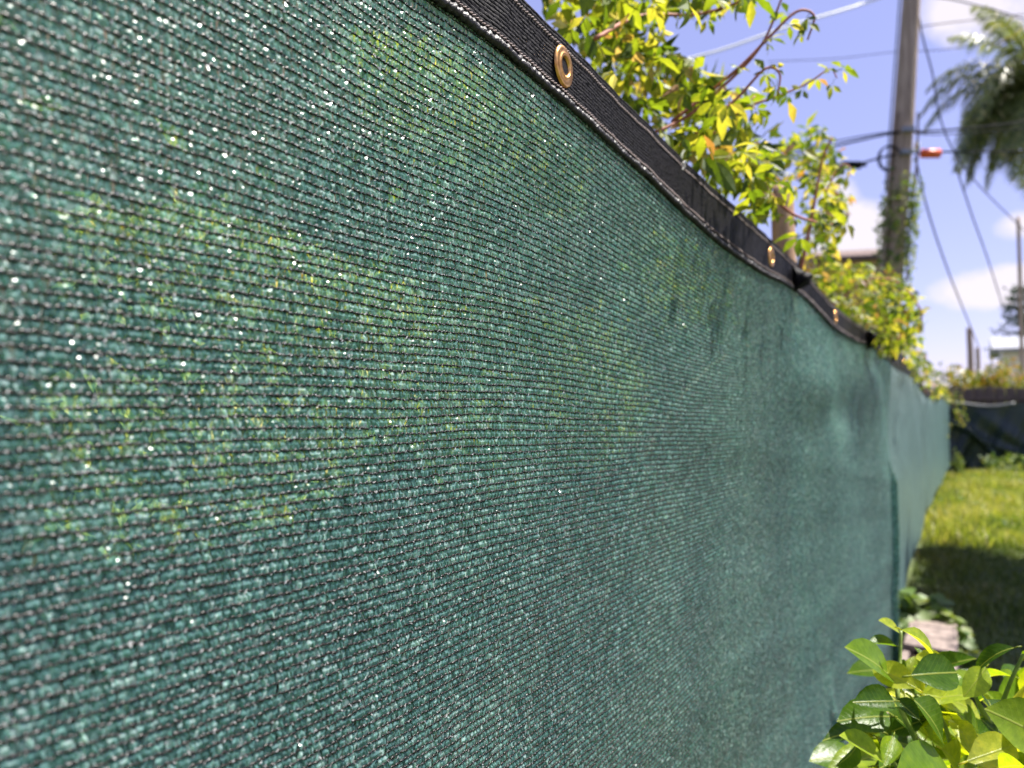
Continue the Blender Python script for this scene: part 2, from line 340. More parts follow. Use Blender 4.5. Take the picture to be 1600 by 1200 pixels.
def D(y, z):
    """how far the cloth stands out of the fence plane"""
    y = np.asarray(y, float); z = np.asarray(z, float)
    A = .0009+.0024*np.clip(y, 0, 1.6)
    d = 0
    for fy, fz, ph in _w: d = d + np.sin(fy*2*y+fz*z*1.6+ph)*A*.55
    d = d + gau(y, z, 1.55, 1.03, .22, .06, .016) + gau(y, z, 1.95, .98, .3, .05, -.012) + gau(y, z, .95, 1.0, .25, .09, .006)
    d = d + gau(y, z, 2.6, 1.05, .25, .09, .02) + gau(y, z, 3.5, .9, .4, .2, -.02)
    # diagonal drag creases from the lower right corner
    for k, (c, s, a) in enumerate(((.62, .10, .006), (.78, .08, -.005), (.92, .12, .006), (.5, .14, -.007), (.36, .1, .007))):
        t = z-(c-.10*(y-1.2)); d = d + a*.3*np.exp(-(t/.03)**2)*sstep(.35, 1.1, y)*(1-sstep(3.2, 4.2, y))
    # two narrow upright pleats near the foot of the cloth
    for y0, z1, a, w in ((3.12, .84, .024, .012), (1.72, .42, .026, .012)):
        e = 1-sstep(z1-.14, z1, z); u = (y-y0)/w
        d = d + a*e*np.where(u < 0, np.exp(-(u*1.5)**2), np.exp(-(u/3.5)**2))
    env = sstep(0, .10, BOTC(y)-z)
    return d*env + (1-env)*0.0
PITCHR = .0047
def rowz(i, y):
    """height of knitted row i (counted down from the hem)"""
    base = BOTC(y)+.004 - i*PITCHR
    flat = 1.205 - i*PITCHR
    k = np.exp(-(i*PITCHR)/.30)
    return base*k + flat*(1-k) + .0009*np.sin(y*9+i*.11) + .0005*np.sin(y*31+i*.53)

# ------------------------------------------------------------------ the knitted screen
screen = thing('privacy_screen', 'green knitted mesh privacy screen with black hem and brass eyelets running along the fence', 'privacy screen')
NR = int(1.17/PITCHR)
def zone(y0, y1, st, detail):
    """index arrays (row, stitch y) of the cells to knit in this zone"""
    ys = np.arange(y0, y1, st); I, Y = np.meshgrid(np.arange(NR), ys, indexing='ij')
    I = I.ravel(); Y = Y.ravel()
    Z = rowz(I, Y)
    dep = .135+.853*np.maximum(Y, 0)
    vis = (np.abs(Z-.98-.038*dep) < .515*dep*1.13+.02) & (Z > LOWC(Y)+.003)
    return I[vis], Y[vis]
def place(Y, Z, off, i=None):
    return np.stack([D(Y, Z)+off, Y, Z], -1)
tapeV, tapeF, tn = [], [], 0
yarnV, yarnF, yn = [], [], 0
filV, filF, fn = [], [], 0
for (y0, y1, st, lod) in ((.045, .6, .0036, 0), (.6, .95, .0041, 0), (.95, 1.35, .0048, 0), (1.35, 1.8, .0049, 1), (1.8, 2.4, .0056, 1), (2.4, 3.3, .0068, 1)):
    I, Y = zone(y0, y1, st, lod); n = len(I)
    # tapes: fans of flat film zigzagging between two rows; pinched at the knots
    layers = ((0, 0.0), (0, .5), (1, .25), (1, .75)) if lod == 0 else ((0, 0.0), (0, .5), (1, .25), (1, .75))
    rowph = rng.random(NR+2)[I]
    for back, ph0 in layers:
        ph = ph0
        up = 1 if ph in (0.0, .25) else -1
        yb = Y+(ph+rowph)*st+rng.normal(0, .07*st, n); yt = yb+rng.normal(0, .16, n)*st*(1 if lod == 0 else .6)
        wid = st
        nar = rng.uniform(.04, .22, n)*wid; wide = rng.uniform(.72, 1.18, n)*wid
        if back == 1: wide = rng.uniform(.35, 1.0, n)*wid
        wb, wt = (nar, wide) if up > 0 else (wide, nar)
        wm = (wb+wt)/2+rng.uniform(.0, .18, n)*wid
        tw = rng.normal(0, .00055, n); bow = rng.uniform(.0001, .0011, n); base = -.0003-.0011*back
        crease = rng.normal(0, .00032, n)
        ZB = rowz(I+1, yb); ZT = rowz(I, yt)
        secs = []
        for (f, w, tws, bo) in ((0, wb, 1.0, 0), (.5, wm, .2, 1), (1, wt, -1.0, 0)):
            yc = yb+(yt-yb)*f; zc = ZB+(ZT-ZB)*f
            for s_ in ((-.5, .5) if f != .5 or back else (-.5, 0, .5)):
                secs.append(place(yc+s_*w, zc, base+bow*bo+tw*tws*s_*2+(crease*bo if s_ == 0 else 0)))
        V = np.stack(secs, 1); k = V.shape[1]
        b = (np.arange(n)*k)[:, None]
        if k == 7:
            q = [(0, 1, 3), (0, 3, 2), (1, 4, 3), (2, 3, 5), (3, 6, 5), (3, 4, 6)]
            Fc = np.concatenate([b+np.array(t)[None] for t in q])
        else:
            Fc = np.concatenate([b+np.array(t)[None] for t in ((0, 1, 2), (1, 3, 2), (2, 3, 4), (3, 5, 4))])
        tapeV.append(V.reshape(-1, 3)); tapeF.append(Fc+tn); tn += n*k
    # black chain stitch: one teardrop link per stitch
    m = n; sg = (0, .35, .7) if lod == 0 else (0, .5)
    R = (.00050, .00084, .00064) if lod == 0 else (.00058, .00068)
    jz = rng.normal(0, .00022, n); jr = rng.uniform(.78, 1.22, n)
    rings = []
    fr = list(sg)+[1.08]
    rr = list(R)+[.00034 if lod == 0 else .00055]
    for f, r in zip(fr, rr):
        yc = Y+f*st; zc = rowz(I, yc)+jz+(.00030*math.sin(f*6.28) if lod == 0 else 0)
        for a in range(4):
            an = a*math.pi/2+.5+f*1.6
            rings.append(place(yc, zc, 0)+np.stack([math.cos(an)*r*jr+.0002, np.zeros(n), math.sin(an)*r*jr], -1))
    V = np.stack(rings, 1); k = V.shape[1]; b = (np.arange(n)*k)[:, None]
    Fc = [b+np.array((s_*4+a, s_*4+(a+1) % 4, s_*4+4+(a+1) % 4, s_*4+4+a))[None] for s_ in range(len(fr)-1) for a in range(4)]
    yarnV.append(V.reshape(-1, 3)); yarnF.append(np.concatenate(Fc)+yn); yn += n*k
    # pale glossy laps put in as the white glints on the knots
    sel = rng.random(n) < np.clip(1.25-1.15*Y, .10, .95)
    Yf, If = Y[sel], I[sel]; nf = len(Yf)
    l = rng.uniform(.0008, .0022, nf); dz = rng.normal(0, .0006, nf); w = .00034*np.exp(rng.normal(0, .40, nf))*(1+.7*np.clip(Yf-.7, 0, 1.5)); l = l*(1+.5*np.clip(Yf-.7, 0, 1.5))
    y0_ = Yf+rng.uniform(0, st, nf); z0_ = rowz(If, y0_)+rng.normal(.0002, .0008, nf)
    o_ = .0009+rng.uniform(0, .0005, nf)*np.clip(1.3-Yf, .3, 1)
    V = np.stack([place(y0_-l/2, z0_-dz, o_-.0006), place(y0_, z0_-w, o_), place(y0_, z0_+w, o_+rng.normal(0, .00015, nf)), place(y0_+l/2, z0_+dz, o_-.0006)], 1)
    b = (np.arange(nf)*4)[:, None]
    filF.append(np.concatenate([b+np.array((0, 1, 2))[None], b+np.array((1, 3, 2))[None]])+fn); filV.append(V.reshape(-1, 3)); fn += nf*4
o = mesh_np('knitted_tape', np.concatenate(tapeV), np.concatenate(tapeF), M['tape'], screen); o['kind'] = 'stuff'
o = mesh_np('chain_stitch', np.concatenate(yarnV), np.concatenate(yarnF), M['yarn'], screen, smooth=True); o['kind'] = 'stuff'
o = mesh_np('filament_glint', np.concatenate(filV), np.concatenate(filF), M['filament_glint'], screen); o['kind'] = 'stuff'
print('tape verts', tn, 'yarn', yn, 'fil', fn)
# plain sheet: beyond the knitted zone
def sheet(y0, y1, ny, name, ztop, zlow, nz=90, off=0.0):
    ys = np.linspace(y0, y1, ny); t = np.linspace(0, 1, nz)
    Yg, T = np.meshgrid(ys, t, indexing='ij')
    Zg = ztop(Yg)*(1-T)+zlow(Yg)*T
    V = np.stack([D(Yg, Zg)+off, Yg, Zg], -1).reshape(-1, 3)
    i, j = np.meshgrid(np.arange(ny-1), np.arange(nz-1), indexing='ij'); a = (i*nz+j).ravel()
    return V, np.stack([a, a+1, a+nz+1, a+nz], -1)
V, Fq = sheet(3.3, 13.28, 900, 'mesh_cloth', lambda y: BOTC(y)+.004, LOWC)
mesh_np('mesh_cloth', V, Fq, M['clothfar'], screen, smooth=True)
# edges of the cloth outside the finely knitted zone, above/below the near field
def zlim(y, s): 
    dep = .135+.853*np.maximum(y, 0); return .98+.038*dep+s*(.515*dep*1.13+.02)
for nm, a, b in (('upper', lambda y: BOTC(y)+.004, lambda y: np.minimum(zlim(y, 1)-.002, BOTC(y)+.003)), ('lower', lambda y: np.maximum(zlim(y, -1)+.002, LOWC(y)+.001), LOWC)):
    V, Fq = sheet(.045, 3.3, 400, nm, a, b, 40)
    mesh_np('mesh_cloth', V, Fq, M['clothfar'], screen, smooth=True)
V, Fq = sheet(-2.0, .045, 120, 'x', lambda y: BOTC(y)+.004, LOWC, 80)
mesh_np('mesh_cloth', V, Fq, M['clothfar'], screen, smooth=True)

# hem band: ribbed webbing with a rolled selvage along its foot
def hemx(y): return .0022+.0005*np.sin(y*61+2*np.sin(y*17))+.0003*np.sin(y*143)+.0012*np.sin(y*7+1)*np.clip(y, 0, 1)
def band(y0, y1, step, ribs, name):
    ys = np.arange(y0, y1+step*.5, step); prof = []
    npn = ribs*3 if ribs else 6
    for k in range(npn+1):
        t = k/npn; x = .0026
        if ribs: x += .00045*abs(math.sin(math.pi*t*ribs))
        prof.append((t, x))
    prof = [(0.0, -.001), (0.0, .0024)]+[(max(.002, t), x) for t, x in prof[1:-1]]+[(1.0, .0022), (1.0, -.001)]
    T = np.array([q[0] for q in prof]); X = np.array([q[1] for q in prof]); npf = len(prof)
    Yg = np.repeat(ys[:, None], npf, 1); zb = BOTC(ys)[:, None]; zt = TOPC(ys)[:, None]
    Zg = zt*(1-T)[None]+zb*T[None]
    Xg = X[None]+hemx(Yg)-.0022+rng.normal(0, .00012 if ribs else 0, Yg.shape)
    V = np.stack([Xg, Yg, Zg], -1).reshape(-1, 3); ny = len(ys)
    i, j = np.meshgrid(np.arange(ny-1), np.arange(npf-1), indexing='ij'); a = (i*npf+j).ravel()
    return mesh_np(name, V, np.stack([a, a+1, a+npf+1, a+npf], -1), M['hem'], screen, smooth=not ribs)
band(-.3, 1.8, .0022, 17, 'hem_band')
band(1.8, 13.28, .02, 0, 'hem_band')
mb = MB(); ys = np.arange(-.3, 3.0, .0016)
pts = [(hemx(y)+.0012+rng.normal(0, .00025), y, BOTC(y)+.0018+.0004*math.sin(y*900)+rng.normal(0, .00025)) for y in ys]
mb.tube(pts, list(.0026+.0006*np.sin(ys*1900)+rng.normal(0, .00035, len(ys))), 7); 
ys = np.arange(3.0, 13.28, .03); mb.tube([(hemx(y)+.0012, y, BOTC(y)+.0018) for y in ys], .0028, 5)
mb.build('selvage', M['selvage'], screen, smooth=True)
for fr_, w_ in ((.17, .0012), (.84, .0013)):
    mb = MB(); y = -.2
    while y < 3.2:
        l = random.uniform(.0026, .0034)
        def hp(yy): return np.array((hemx(yy)+.0007+.0005, yy, TOPC(yy)*(1-fr_)+BOTC(yy)*fr_))
        a_, b_ = hp(y), hp(y+l); m_ = (a_+b_)/2+np.array((.0006, 0, random.uniform(-.0004, .0004)))
        mb.tube([a_-np.array((.0006, 0, 0)), m_, b_-np.array((.0006, 0, 0))], [w_*.35, w_*.6, w_*.3], 4, False)
        y += .0038
    s_ = mb.build('stitching', M['thread'], screen); s_['kind'] = 'stuff'
# eyelets
def eyelet(y, tilt=0):
    zc = TOPC(y)*.53+BOTC(y)*.47; R1, R2 = .0152, .0078
    prof = [(R2-.0012, -.004), (R2-.0012, .0008), (R2-.0004, .0026), (R2+.0010, .0030), (R2+.0020, .0026), (R2+.0028, .0020), (R2+.0045, .0021), (R1-.0012, .0018), (R1-.0003, .0012), (R1, 0)]
    n = 40; V = []
    for i in range(n):
        a = 2*math.pi*i/n
        for r, x in prof: V.append((x, r*math.cos(a), r*math.sin(a)*1.03))
    k = len(prof); Fq = [(i*k+j, ((i+1) % n)*k+j, ((i+1) % n)*k+j+1, i*k+j+1) for i in range(n) for j in range(k-1)]
    r = mesh_np('eyelet', V, np.array(Fq), M['brass'], screen, smooth=True, loc=(hemx(y)+.0006, y, zc)); r.rotation_euler = (0, 0, tilt)
    d = MB(); d.tube([(.0005, 0, 0), (.0011, 0, 0)], R2-.0012, 20); h = d.build('eyelet_hole_dark', M['hem'], r); return r  # black disc painted in for the dark inside the eyelet
for y in (-.16, .494, 1.19, 1.84, 2.55, 3.25, 3.95, 4.65, 5.35, 6.05, 6.8, 7.5): eyelet(y, random.uniform(-.05, .05))
mb = MB(); p0 = np.array((.007, .757, 1.236))
mb.tube([p0, p0+(.001, .002, .003), p0+(0, .001, .007), p0+(.001, .004, .010)], .0007, 5)
mb.tube([p0+(0, .002, 0), p0+(.002, .004, .004), p0+(.001, .001, .008)], .0006, 5); mb.build('loose_thread', M['lint'], screen)
# bunched tucks added on the hem to throw shadow streaks down the cloth
def tuck(y, out, w, h):
    n, m = 18, 12; V = []
    c = np.array((hemx(y)+.001, y, TOPC(y)*.35+BOTC(y)*.65))
    for i in range(m+1):
        t = i/m
        for k in range(n):
            a = 2*math.pi*k/n; r = math.sin(math.pi*min(max(t, .03), .97))**.6*(1+.22*math.sin(a*3+t*7)+.12*math.sin(a*7+3))
            V.append(c+np.array((out*(.5+.5*math.cos(a))*r*math.sin(math.pi*t*.9+.15), w*math.sin(a)*r*.6, h*(.5-t))))
    Fq = [(i*n+k, i*n+(k+1) % n, (i+1)*n+(k+1) % n, (i+1)*n+k) for i in range(m) for k in range(n)]
    o_ = mesh_np('hem_shadow_tuck', V, np.array(Fq), M['hem'], screen, smooth=True)
for q in ((1.37, .028, .026, .045), (2.46, .064, .045, .06), (3.35, .02, .02, .03)): tuck(*q)

# ------------------------------------------------------------------ wooden fence behind the screen
fence = thing('wooden_fence', 'weathered wooden board fence with posts hidden behind the green screen', 'fence', (-.5, 5, 0))
bm_ = MB(); bm_.box((0, 0, .85), (.016, .098, 1.70)); proto = bm_.build('board', M['board'], fence); bevel(proto, .002, 1)
y = -1.1; first = True
while y < 13.1:
    o = proto if first else link(proto.copy(), fence); first = False
    o.location = (.0+random.uniform(-.004, .004), y-5, random.uniform(-.03, .01)-(0 if y < 8.8 else .22)); o.rotation_euler = (random.uniform(-.004, .004), 0, random.uniform(-.03, .03)); y += .099+random.choice((-.003, -.002, 0, .001))
for z in (.08, 1.12):
    mb = MB(); mb.box((-.03, 0, z), (.035, 14.2, .06), jit=.001); o = mb.build('rail', M['board'], fence); o.location = (0, 1.0, 0)
for y, h, x, lean in ((1.60, 1.45, .45, -.02), (3.6, 1.30, .06, 0), (6.0, 1.25, .06, 0), (8.4, 1.2, .06, .01), (10.8, 1.2, .06, 0), (-.55, 1.3, .06, 0)):
    mb = MB(); mb.tube([(0, 0, -.05), (0, 0, h*.5), (lean*.6, 0, h-.02), (lean*.62, 0, h)], [.027, .026, .023, .018], 12); o = mb.build('post', M['post'], fence, smooth=True); o.location = (x, y-5, 0)
# rail stub that pokes out over the hem
mb = MB(); mb.box((0, 0, 0), (.018, .40, .018), rx=.02); o = mb.build('rail', M['rail'], fence); o.location = (.435, -3.95, 1.262)

# ------------------------------------------------------------------ leaves
def leaflet(mb, base, dirv, nrm, L_, Wd, fold=.18, curl=.25, secs=5):
    d = dirv/np.linalg.norm(dirv); nn = nrm-d*np.dot(nrm, d); nn /= np.linalg.norm(nn)+1e-9; s = np.cross(d, nn)
    V = [base]; prof = {4: (.55, 1.0, .62), 5: (.5, .95, .95, .55), 7: (.45, .84, 1.0, 1.0, .9, .6)}[secs]
    m = len(prof)
    for i, w in enumerate(prof):
        t = (i+1)/(m+1); c = base+d*L_*t-nn*curl*L_*t*t
        V += [c+s*Wd/2*w+nn*fold*Wd*w, c, c-s*Wd/2*w+nn*fold*Wd*w]
    V.append(base+d*L_-nn*curl*L_)
    Fc = [(0, 1, 2), (0, 2, 3)]
    for i in range(m-1):
        a = 1+3*i; Fc += [(a, a+3, a+4, a+1), (a+1, a+4, a+5, a+2)]
    a = 1+3*(m-1); e = len(V)-1; Fc += [(a, e, a+1), (a+1, e, a+2)]
    mb.add(V, Fc)
def vine_leaf_mesh(k):
    mb = MB(); nl = (3, 5, 5, 3, 4, 1)[k]
    spread = {1: [0], 3: [-1.0, 0, 1.0], 4: [-1.2, -.4, .4, 1.2], 5: [-1.5, -.75, 0, .75, 1.5]}[nl]
    for a in spread:
        l = .027*(1-.18*abs(a)/1.5)*random.uniform(.85, 1.15)*(1.25 if nl == 1 else 1)
        leaflet(mb, np.array((math.sin(a)*.003, .012+math.cos(a)*.003, 0)), np.array((math.sin(a), math.cos(a), random.uniform(-.45, .1))), np.array((random.uniform(-.3, .3), 0, 1.0)),
                l, l*random.uniform(.40, .55), random.uniform(.08, .25), random.uniform(.05, .5), 4)
    mb.tube([(0, 0, 0), (0, .006, .001), (0, .013, 0)], .0006, 3, False)
    return mb
VL = []
for k in range(6):
    o = vine_leaf_mesh(k).build('leaf', M['vine_leaf']); VL.append(o.data); COL.objects.unlink(o); bpy.data.objects.remove(o)
def inpoly(x, y, P):
    c = False; j = len(P)-1
    for i in range(len(P)):
        if (P[i][1] > y) != (P[j][1] > y) and x < (P[j][0]-P[i][0])*(y-P[i][1])/(P[j][1]-P[i][1])+P[i][0]: c = not c
        j = i
    return c
def sample(P):
    xs = [q[0] for q in P]; ys = [q[1] for q in P]
    while True:
        x, y = random.uniform(min(xs), max(xs)), random.uniform(min(ys), max(ys))
        if inpoly(x, y, P): return x, y
def leaf_rot():
    """blade hanging roughly outward and down, any heading"""
    return (random.uniform(-1.3, .35), random.uniform(-.7, .7), random.uniform(0, 6.28))
def put_leaf(root, pos, sc, rot=None, near=True):
    o = bpy.data.objects.new('leaf', random.choice(VL)); link(o, root)
    o.location = Vector(pos)-root.location; o.rotation_euler = rot or leaf_rot(); o.scale = (sc,)*3; return o
def foliage_np(pts, size, mat, name, parent, origin, aspect=.5):
    """one mesh of many small folded leaves"""
    P = np.asarray(pts, float); n = len(P)
    d = rng.normal(0, 1, (n, 3)); d[:, 2] -= .5; d /= np.linalg.norm(d, axis=1)[:, None]
    u = rng.normal(0, 1, (n, 3)); u -= d*(u*d).sum(1)[:, None]; u /= np.linalg.norm(u, axis=1)[:, None]; nn = np.cross(d, u)
    l = (size*rng.uniform(.6, 1.35, n))[:, None]; w = l*aspect*.5
    V = np.stack([P, P+d*l*.45+u*w+nn*w*.3, P+d*l*.45-u*w+nn*w*.3, P+d*l, P+d*l*.5], 1)-np.array(origin)
    b = (np.arange(n)*5)[:, None]
    Fc = np.concatenate([b+np.array(t)[None] for t in ((0, 1, 4), (0, 4, 2), (1, 3, 4), (4, 3, 2))])
    o = mesh_np(name, V.reshape(-1, 3), Fc, mat, parent); return o
def vine(name, label, regions, stems, stuffs, group):
    c = pix(*regions[0][3]) if len(regions[0]) > 3 else np.zeros(3); loc = Vector((float(c[0]), float(c[1]), 0))
    r = thing(name, label, 'climbing plant', loc, group)
    k = 0
    for P, (d0, d1), cnt, _ in regions:
        for _i in range(cnt):
            x, y = sample(P); dd = random.uniform(d0, d1)
            if 1208 < x < 1262 and 232 < y < 400 and random.random() < .72: continue
            put_leaf(r, pix(x, y, dd), random.uniform(.75, 1.3)); k += 1
    for path, rad, leaves in stems:
        pts = bez([pix(*q) for q in path], 8); n = len(pts); mb = MB()
        mb.tube([p-np.array(loc) for p in pts], list(np.linspace(rad, rad*.45, n)), 6); mb.build('stem', M['stem_red'], r, smooth=True)
        for j in range(leaves):
            t = (j+.5)/leaves; p = pts[int(t*(n-1))]
            put_leaf(r, p+np.array((random.uniform(-.006, .006), random.uniform(-.006, .006), -.002)), random.uniform(.5, .95)); k += 1
    if stuffs:
        pts = []
        for P, (d0, d1), cnt in stuffs:
            for _i in range(cnt):
                x, y = sample(P); dd = random.uniform(d0, d1)
                if 1208 < x < 1262 and 232 < y < 400 and dd < 1.62: continue
                pts.append(pix(x, y, dd))
        o = foliage_np(pts, .034, M['vine_leaf'], 'foliage', r, loc); o['kind'] = 'stuff'
    return r
PV1 = [(800, -80), (880, 30), (960, 130), (1040, 205), (1110, 262), (1200, 340), (1230, 300), (1225, 240), (1190, 200), (1165, 185), (1180, 140), (1110, 120), (1075, 95), (1050, 60), (1030, 40), (1010, 10), (1100, 20), (1185, -20), (1190, -80)]
vine('creeper', 'sunlit yellow-green creeper with red stems spilling over the hem beside the nearest eyelet',
     [(PV1, (.80, 1.25), 270, (1000, 60, 1.0)), ([(1040, 180), (1110, 265), (1210, 345), (1300, 380), (1210, 300), (1150, 250)], (1.0, 1.35), 18, None)],
     [([(930, 60, .85), (1000, 25, .95), (1090, 22, 1.0), (1160, 0, 1.0), (1200, -30, 1.0)], .0028, 10),
      ([(960, 230, .9), (1060, 190, .95), (1130, 135, .95), (1190, 70, .95), (1228, -20, .95)], .0028, 7),
      ([(1050, 190, .95), (1150, 110, .95), (1200, 60, .95), (1245, 18, .95), (1272, 25, .95), (1262, 62, .95)], .0026, 9),
      ([(1080, 215, .95), (1150, 155, .95), (1195, 108, .95), (1218, 115, .95), (1215, 150, .95)], .0024, 8),
      ([(1140, 175, 1.0), (1215, 150, 1.0), (1262, 130, 1.0), (1296, 108, 1.0), (1308, 122, 1.0)], .0018, 9),
      ([(985, 215, .95), (1060, 225, 1.0), (1120, 205, 1.0), (1180, 150, 1.0)], .0026, 6)],
     [(PV1, (.9, 1.5), 700)], 'creepers along the fence top')
PV1b = [(1175, 225), (1240, 205), (1262, 195), (1300, 205), (1318, 250), (1322, 330), (1300, 400), (1296, 470), (1262, 430), (1235, 395), (1262, 330), (1250, 270), (1190, 290)]
vine('creeper', 'creeper clump wrapped round the wooden post that rises above the hem',
     [(PV1b, (1.64, 2.05), 120, (1260, 320, 1.5)), ([(1120, 230), (1180, 210), (1240, 240), (1330, 350), (1240, 345), (1170, 300)], (1.1, 1.3), 34, None)],
     [([(1250, 430, 1.5), (1270, 330, 1.5), (1285, 250, 1.5), (1300, 215, 1.5)], .004, 5), ([(1200, 300, 1.2), (1240, 335, 1.25), (1290, 350, 1.3), (1318, 350, 1.35)], .003, 7),
      ([(1290, 300, 1.5), (1315, 258, 1.5), (1335, 265, 1.5)], .002, 3)],
     [(PV1b, (1.64, 2.1), 300)], 'creepers along the fence top')
PV2 = [(1262, 420), (1296, 405), (1320, 415), (1350, 408), (1398, 425), (1432, 462), (1440, 510), (1418, 540), (1392, 552), (1352, 520), (1315, 488), (1280, 450)]
vine('creeper', 'dense orange-flecked creeper mound on the hem in front of the utility pole',
     [(PV2, (1.95, 2.6), 230, (1360, 470, 2.2))],
     [([(1300, 480, 2.2), (1350, 440, 2.2), (1400, 440, 2.2), (1436, 480, 2.2), (1440, 515, 2.2)], .004, 10)],
     [(PV2, (2.1, 3.0), 520)], 'creepers along the fence top')
PV3 = [(1385, 520), (1420, 505), (1440, 545), (1462, 585), (1486, 612), (1482, 626), (1455, 612), (1428, 585), (1400, 560)]
vine('creeper', 'far trailing creeper where the green screen meets the dark fence',
     [(PV3, (3.2, 6.5), 110, (1450, 590, 5)), ([(1478, 612), (1500, 612), (1512, 655), (1500, 668), (1488, 640)], (9, 10.4), 26, None), ([(1474, 658), (1490, 655), (1492, 680), (1478, 682)], (9, 10), 10, None)],
     [([(1400, 540, 4.0), (1440, 590, 5), (1480, 612, 8.5), (1495, 640, 9.3), (1505, 662, 9.3)], .006, 6)],
     [(PV3, (3.2, 7.5), 600), ([(1478, 605), (1502, 610), (1514, 660), (1500, 665), (1488, 640)], (9, 10.6), 110)], 'creepers along the fence top')
# undergrowth seen through the knit, paled and massed to form the light patches
r = thing('creeper', 'tangled creeper growing down the boards behind the green mesh, paled as light patches', 'climbing plant', (-.14, 1, 0), 'creepers along the fence top')
pts = []
for P, cnt in (([(130, 350), (330, 345), (600, 430), (720, 500), (620, 560), (400, 560), (150, 500)], 1500), ([(60, 620), (240, 560), (520, 600), (620, 680), (480, 790), (250, 840), (60, 850)], 1700),
               ([(520, 480), (760, 470), (960, 520), (1010, 620), (940, 720), (700, 730), (560, 640)], 1600), ([(560, 60), (700, 90), (900, 250), (900, 330), (760, 280), (600, 180)], 700),
               ([(1020, 350), (1120, 440), (1100, 520), (1020, 470)], 120)):
    for _i in range(int(cnt*5)):
        x_, y_ = sample(P); q_ = hitx(x_+random.gauss(0, 14), y_+random.gauss(0, 14), random.uniform(-.46, -.20)); pts.append(q_)
can = []
for _i in range(420):
    y_ = random.uniform(-.5, 2.0); z_ = 1.13+abs(random.gauss(0, .26))*(1 if y_ < .55 else .35)
    x_ = random.uniform(-.42, -.10); 
    if y_ > .30 and z_ > 1.235: continue
    can.append((x_, y_, z_))
o = foliage_np(pts, .021, M['vine_sunlit'], 'foliage', r, (-.14, 1, 0)); o['kind'] = 'stuff'
o = foliage_np(can, .034, M['vine_leaf'], 'foliage', r, (-.14, 1, 0)); o['kind'] = 'stuff'
mb = MB(); mb.tube(bez([(.0, -.6, 0), (.01, -.4, .5), (.0, .0, .9), (0, .5, 1.1), (.0, 1.4, 1.2)], 10), .005, 6); mb.build('stem', M['stem_brown'], r, smooth=True)

# ------------------------------------------------------------------ citrus shrub in the raised bed
bed = thing('raised_bed', 'low raised garden bed of bleached pinkish boards at the foot of the green screen', 'garden bed', (.13, 2.2, 0))
for z in (.045, .125):
    for x, sx in ((-.07, 1), (.07, 1)):
        for (ya, yb) in ((-1.6, -.55), (-.54, .40), (.41, 1.1)):
            mb = MB(); mb.box((x, (ya+yb)/2, z), (.022, yb-ya, .076), jit=.002); bevel(mb.build('board', M['wood_pink'], bed), .003)
    for y in (-1.615, 1.115):
        mb = MB(); mb.box((0, y, z), (.16, .022, .076), jit=.002); bevel(mb.build('board', M['wood_pink'], bed), .003)
for y in (1.05, .915, .775, -.35): 
    mb = MB(); mb.box((0, y, .176), (.155, .125 if y > .5 else .08, .02), jit=.003, rz=random.uniform(-.06, .06)); bevel(mb.build('cap_board', M['wood_pink'], bed), .003)
mb = MB(); mb.box((0, -.25, .06), (.118, 2.6, .11)); mb.build('soil', M['dirt'], bed)
shrub = thing('citrus_shrub', 'young citrus shrub with large glossy green leaves in front of the screen', 'shrub', (.24, .62, 0))
so = np.array((.24, .62, 0))
CL = []
for k in range(5):
    mb = MB(); leaflet(mb, np.zeros(3), np.array((0, 1.0, 0)), np.array((0, 0, 1.0)), 1.0, (.56, .48, .60, .52, .44)[k], (.22, .32, .16, .42, .28)[k], (.16, .38, .26, .06, .55)[k], 7)
    mb.tube([(0, -.14, .0), (0, -.06, .01), (0, .02, 0)], [.016, .02, .016], 5)
    o = mb.build('leaf', M['citrus_leaf'], smooth=True); me = o.data; COL.objects.unlink(o); bpy.data.objects.remove(o)
    CL.append(me)
def citrus(b, t, nrm, k=None):
    d = t-b; l = np.linalg.norm(d); d = d/l; nn = nrm-d*np.dot(nrm, d); nn /= np.linalg.norm(nn); s = np.cross(d, nn)
    o = bpy.data.objects.new('leaf', CL[random.randrange(5) if k is None else k]); link(o, shrub)
    l *= random.uniform(.94, 1.15); m = Matrix(((s[0], d[0], nn[0]), (s[1], d[1], nn[1]), (s[2], d[2], nn[2]))).to_4x4()
    o.matrix_local = Matrix.Translation(Vector(b-so)) @ m @ Matrix.Scale(l, 4); return o
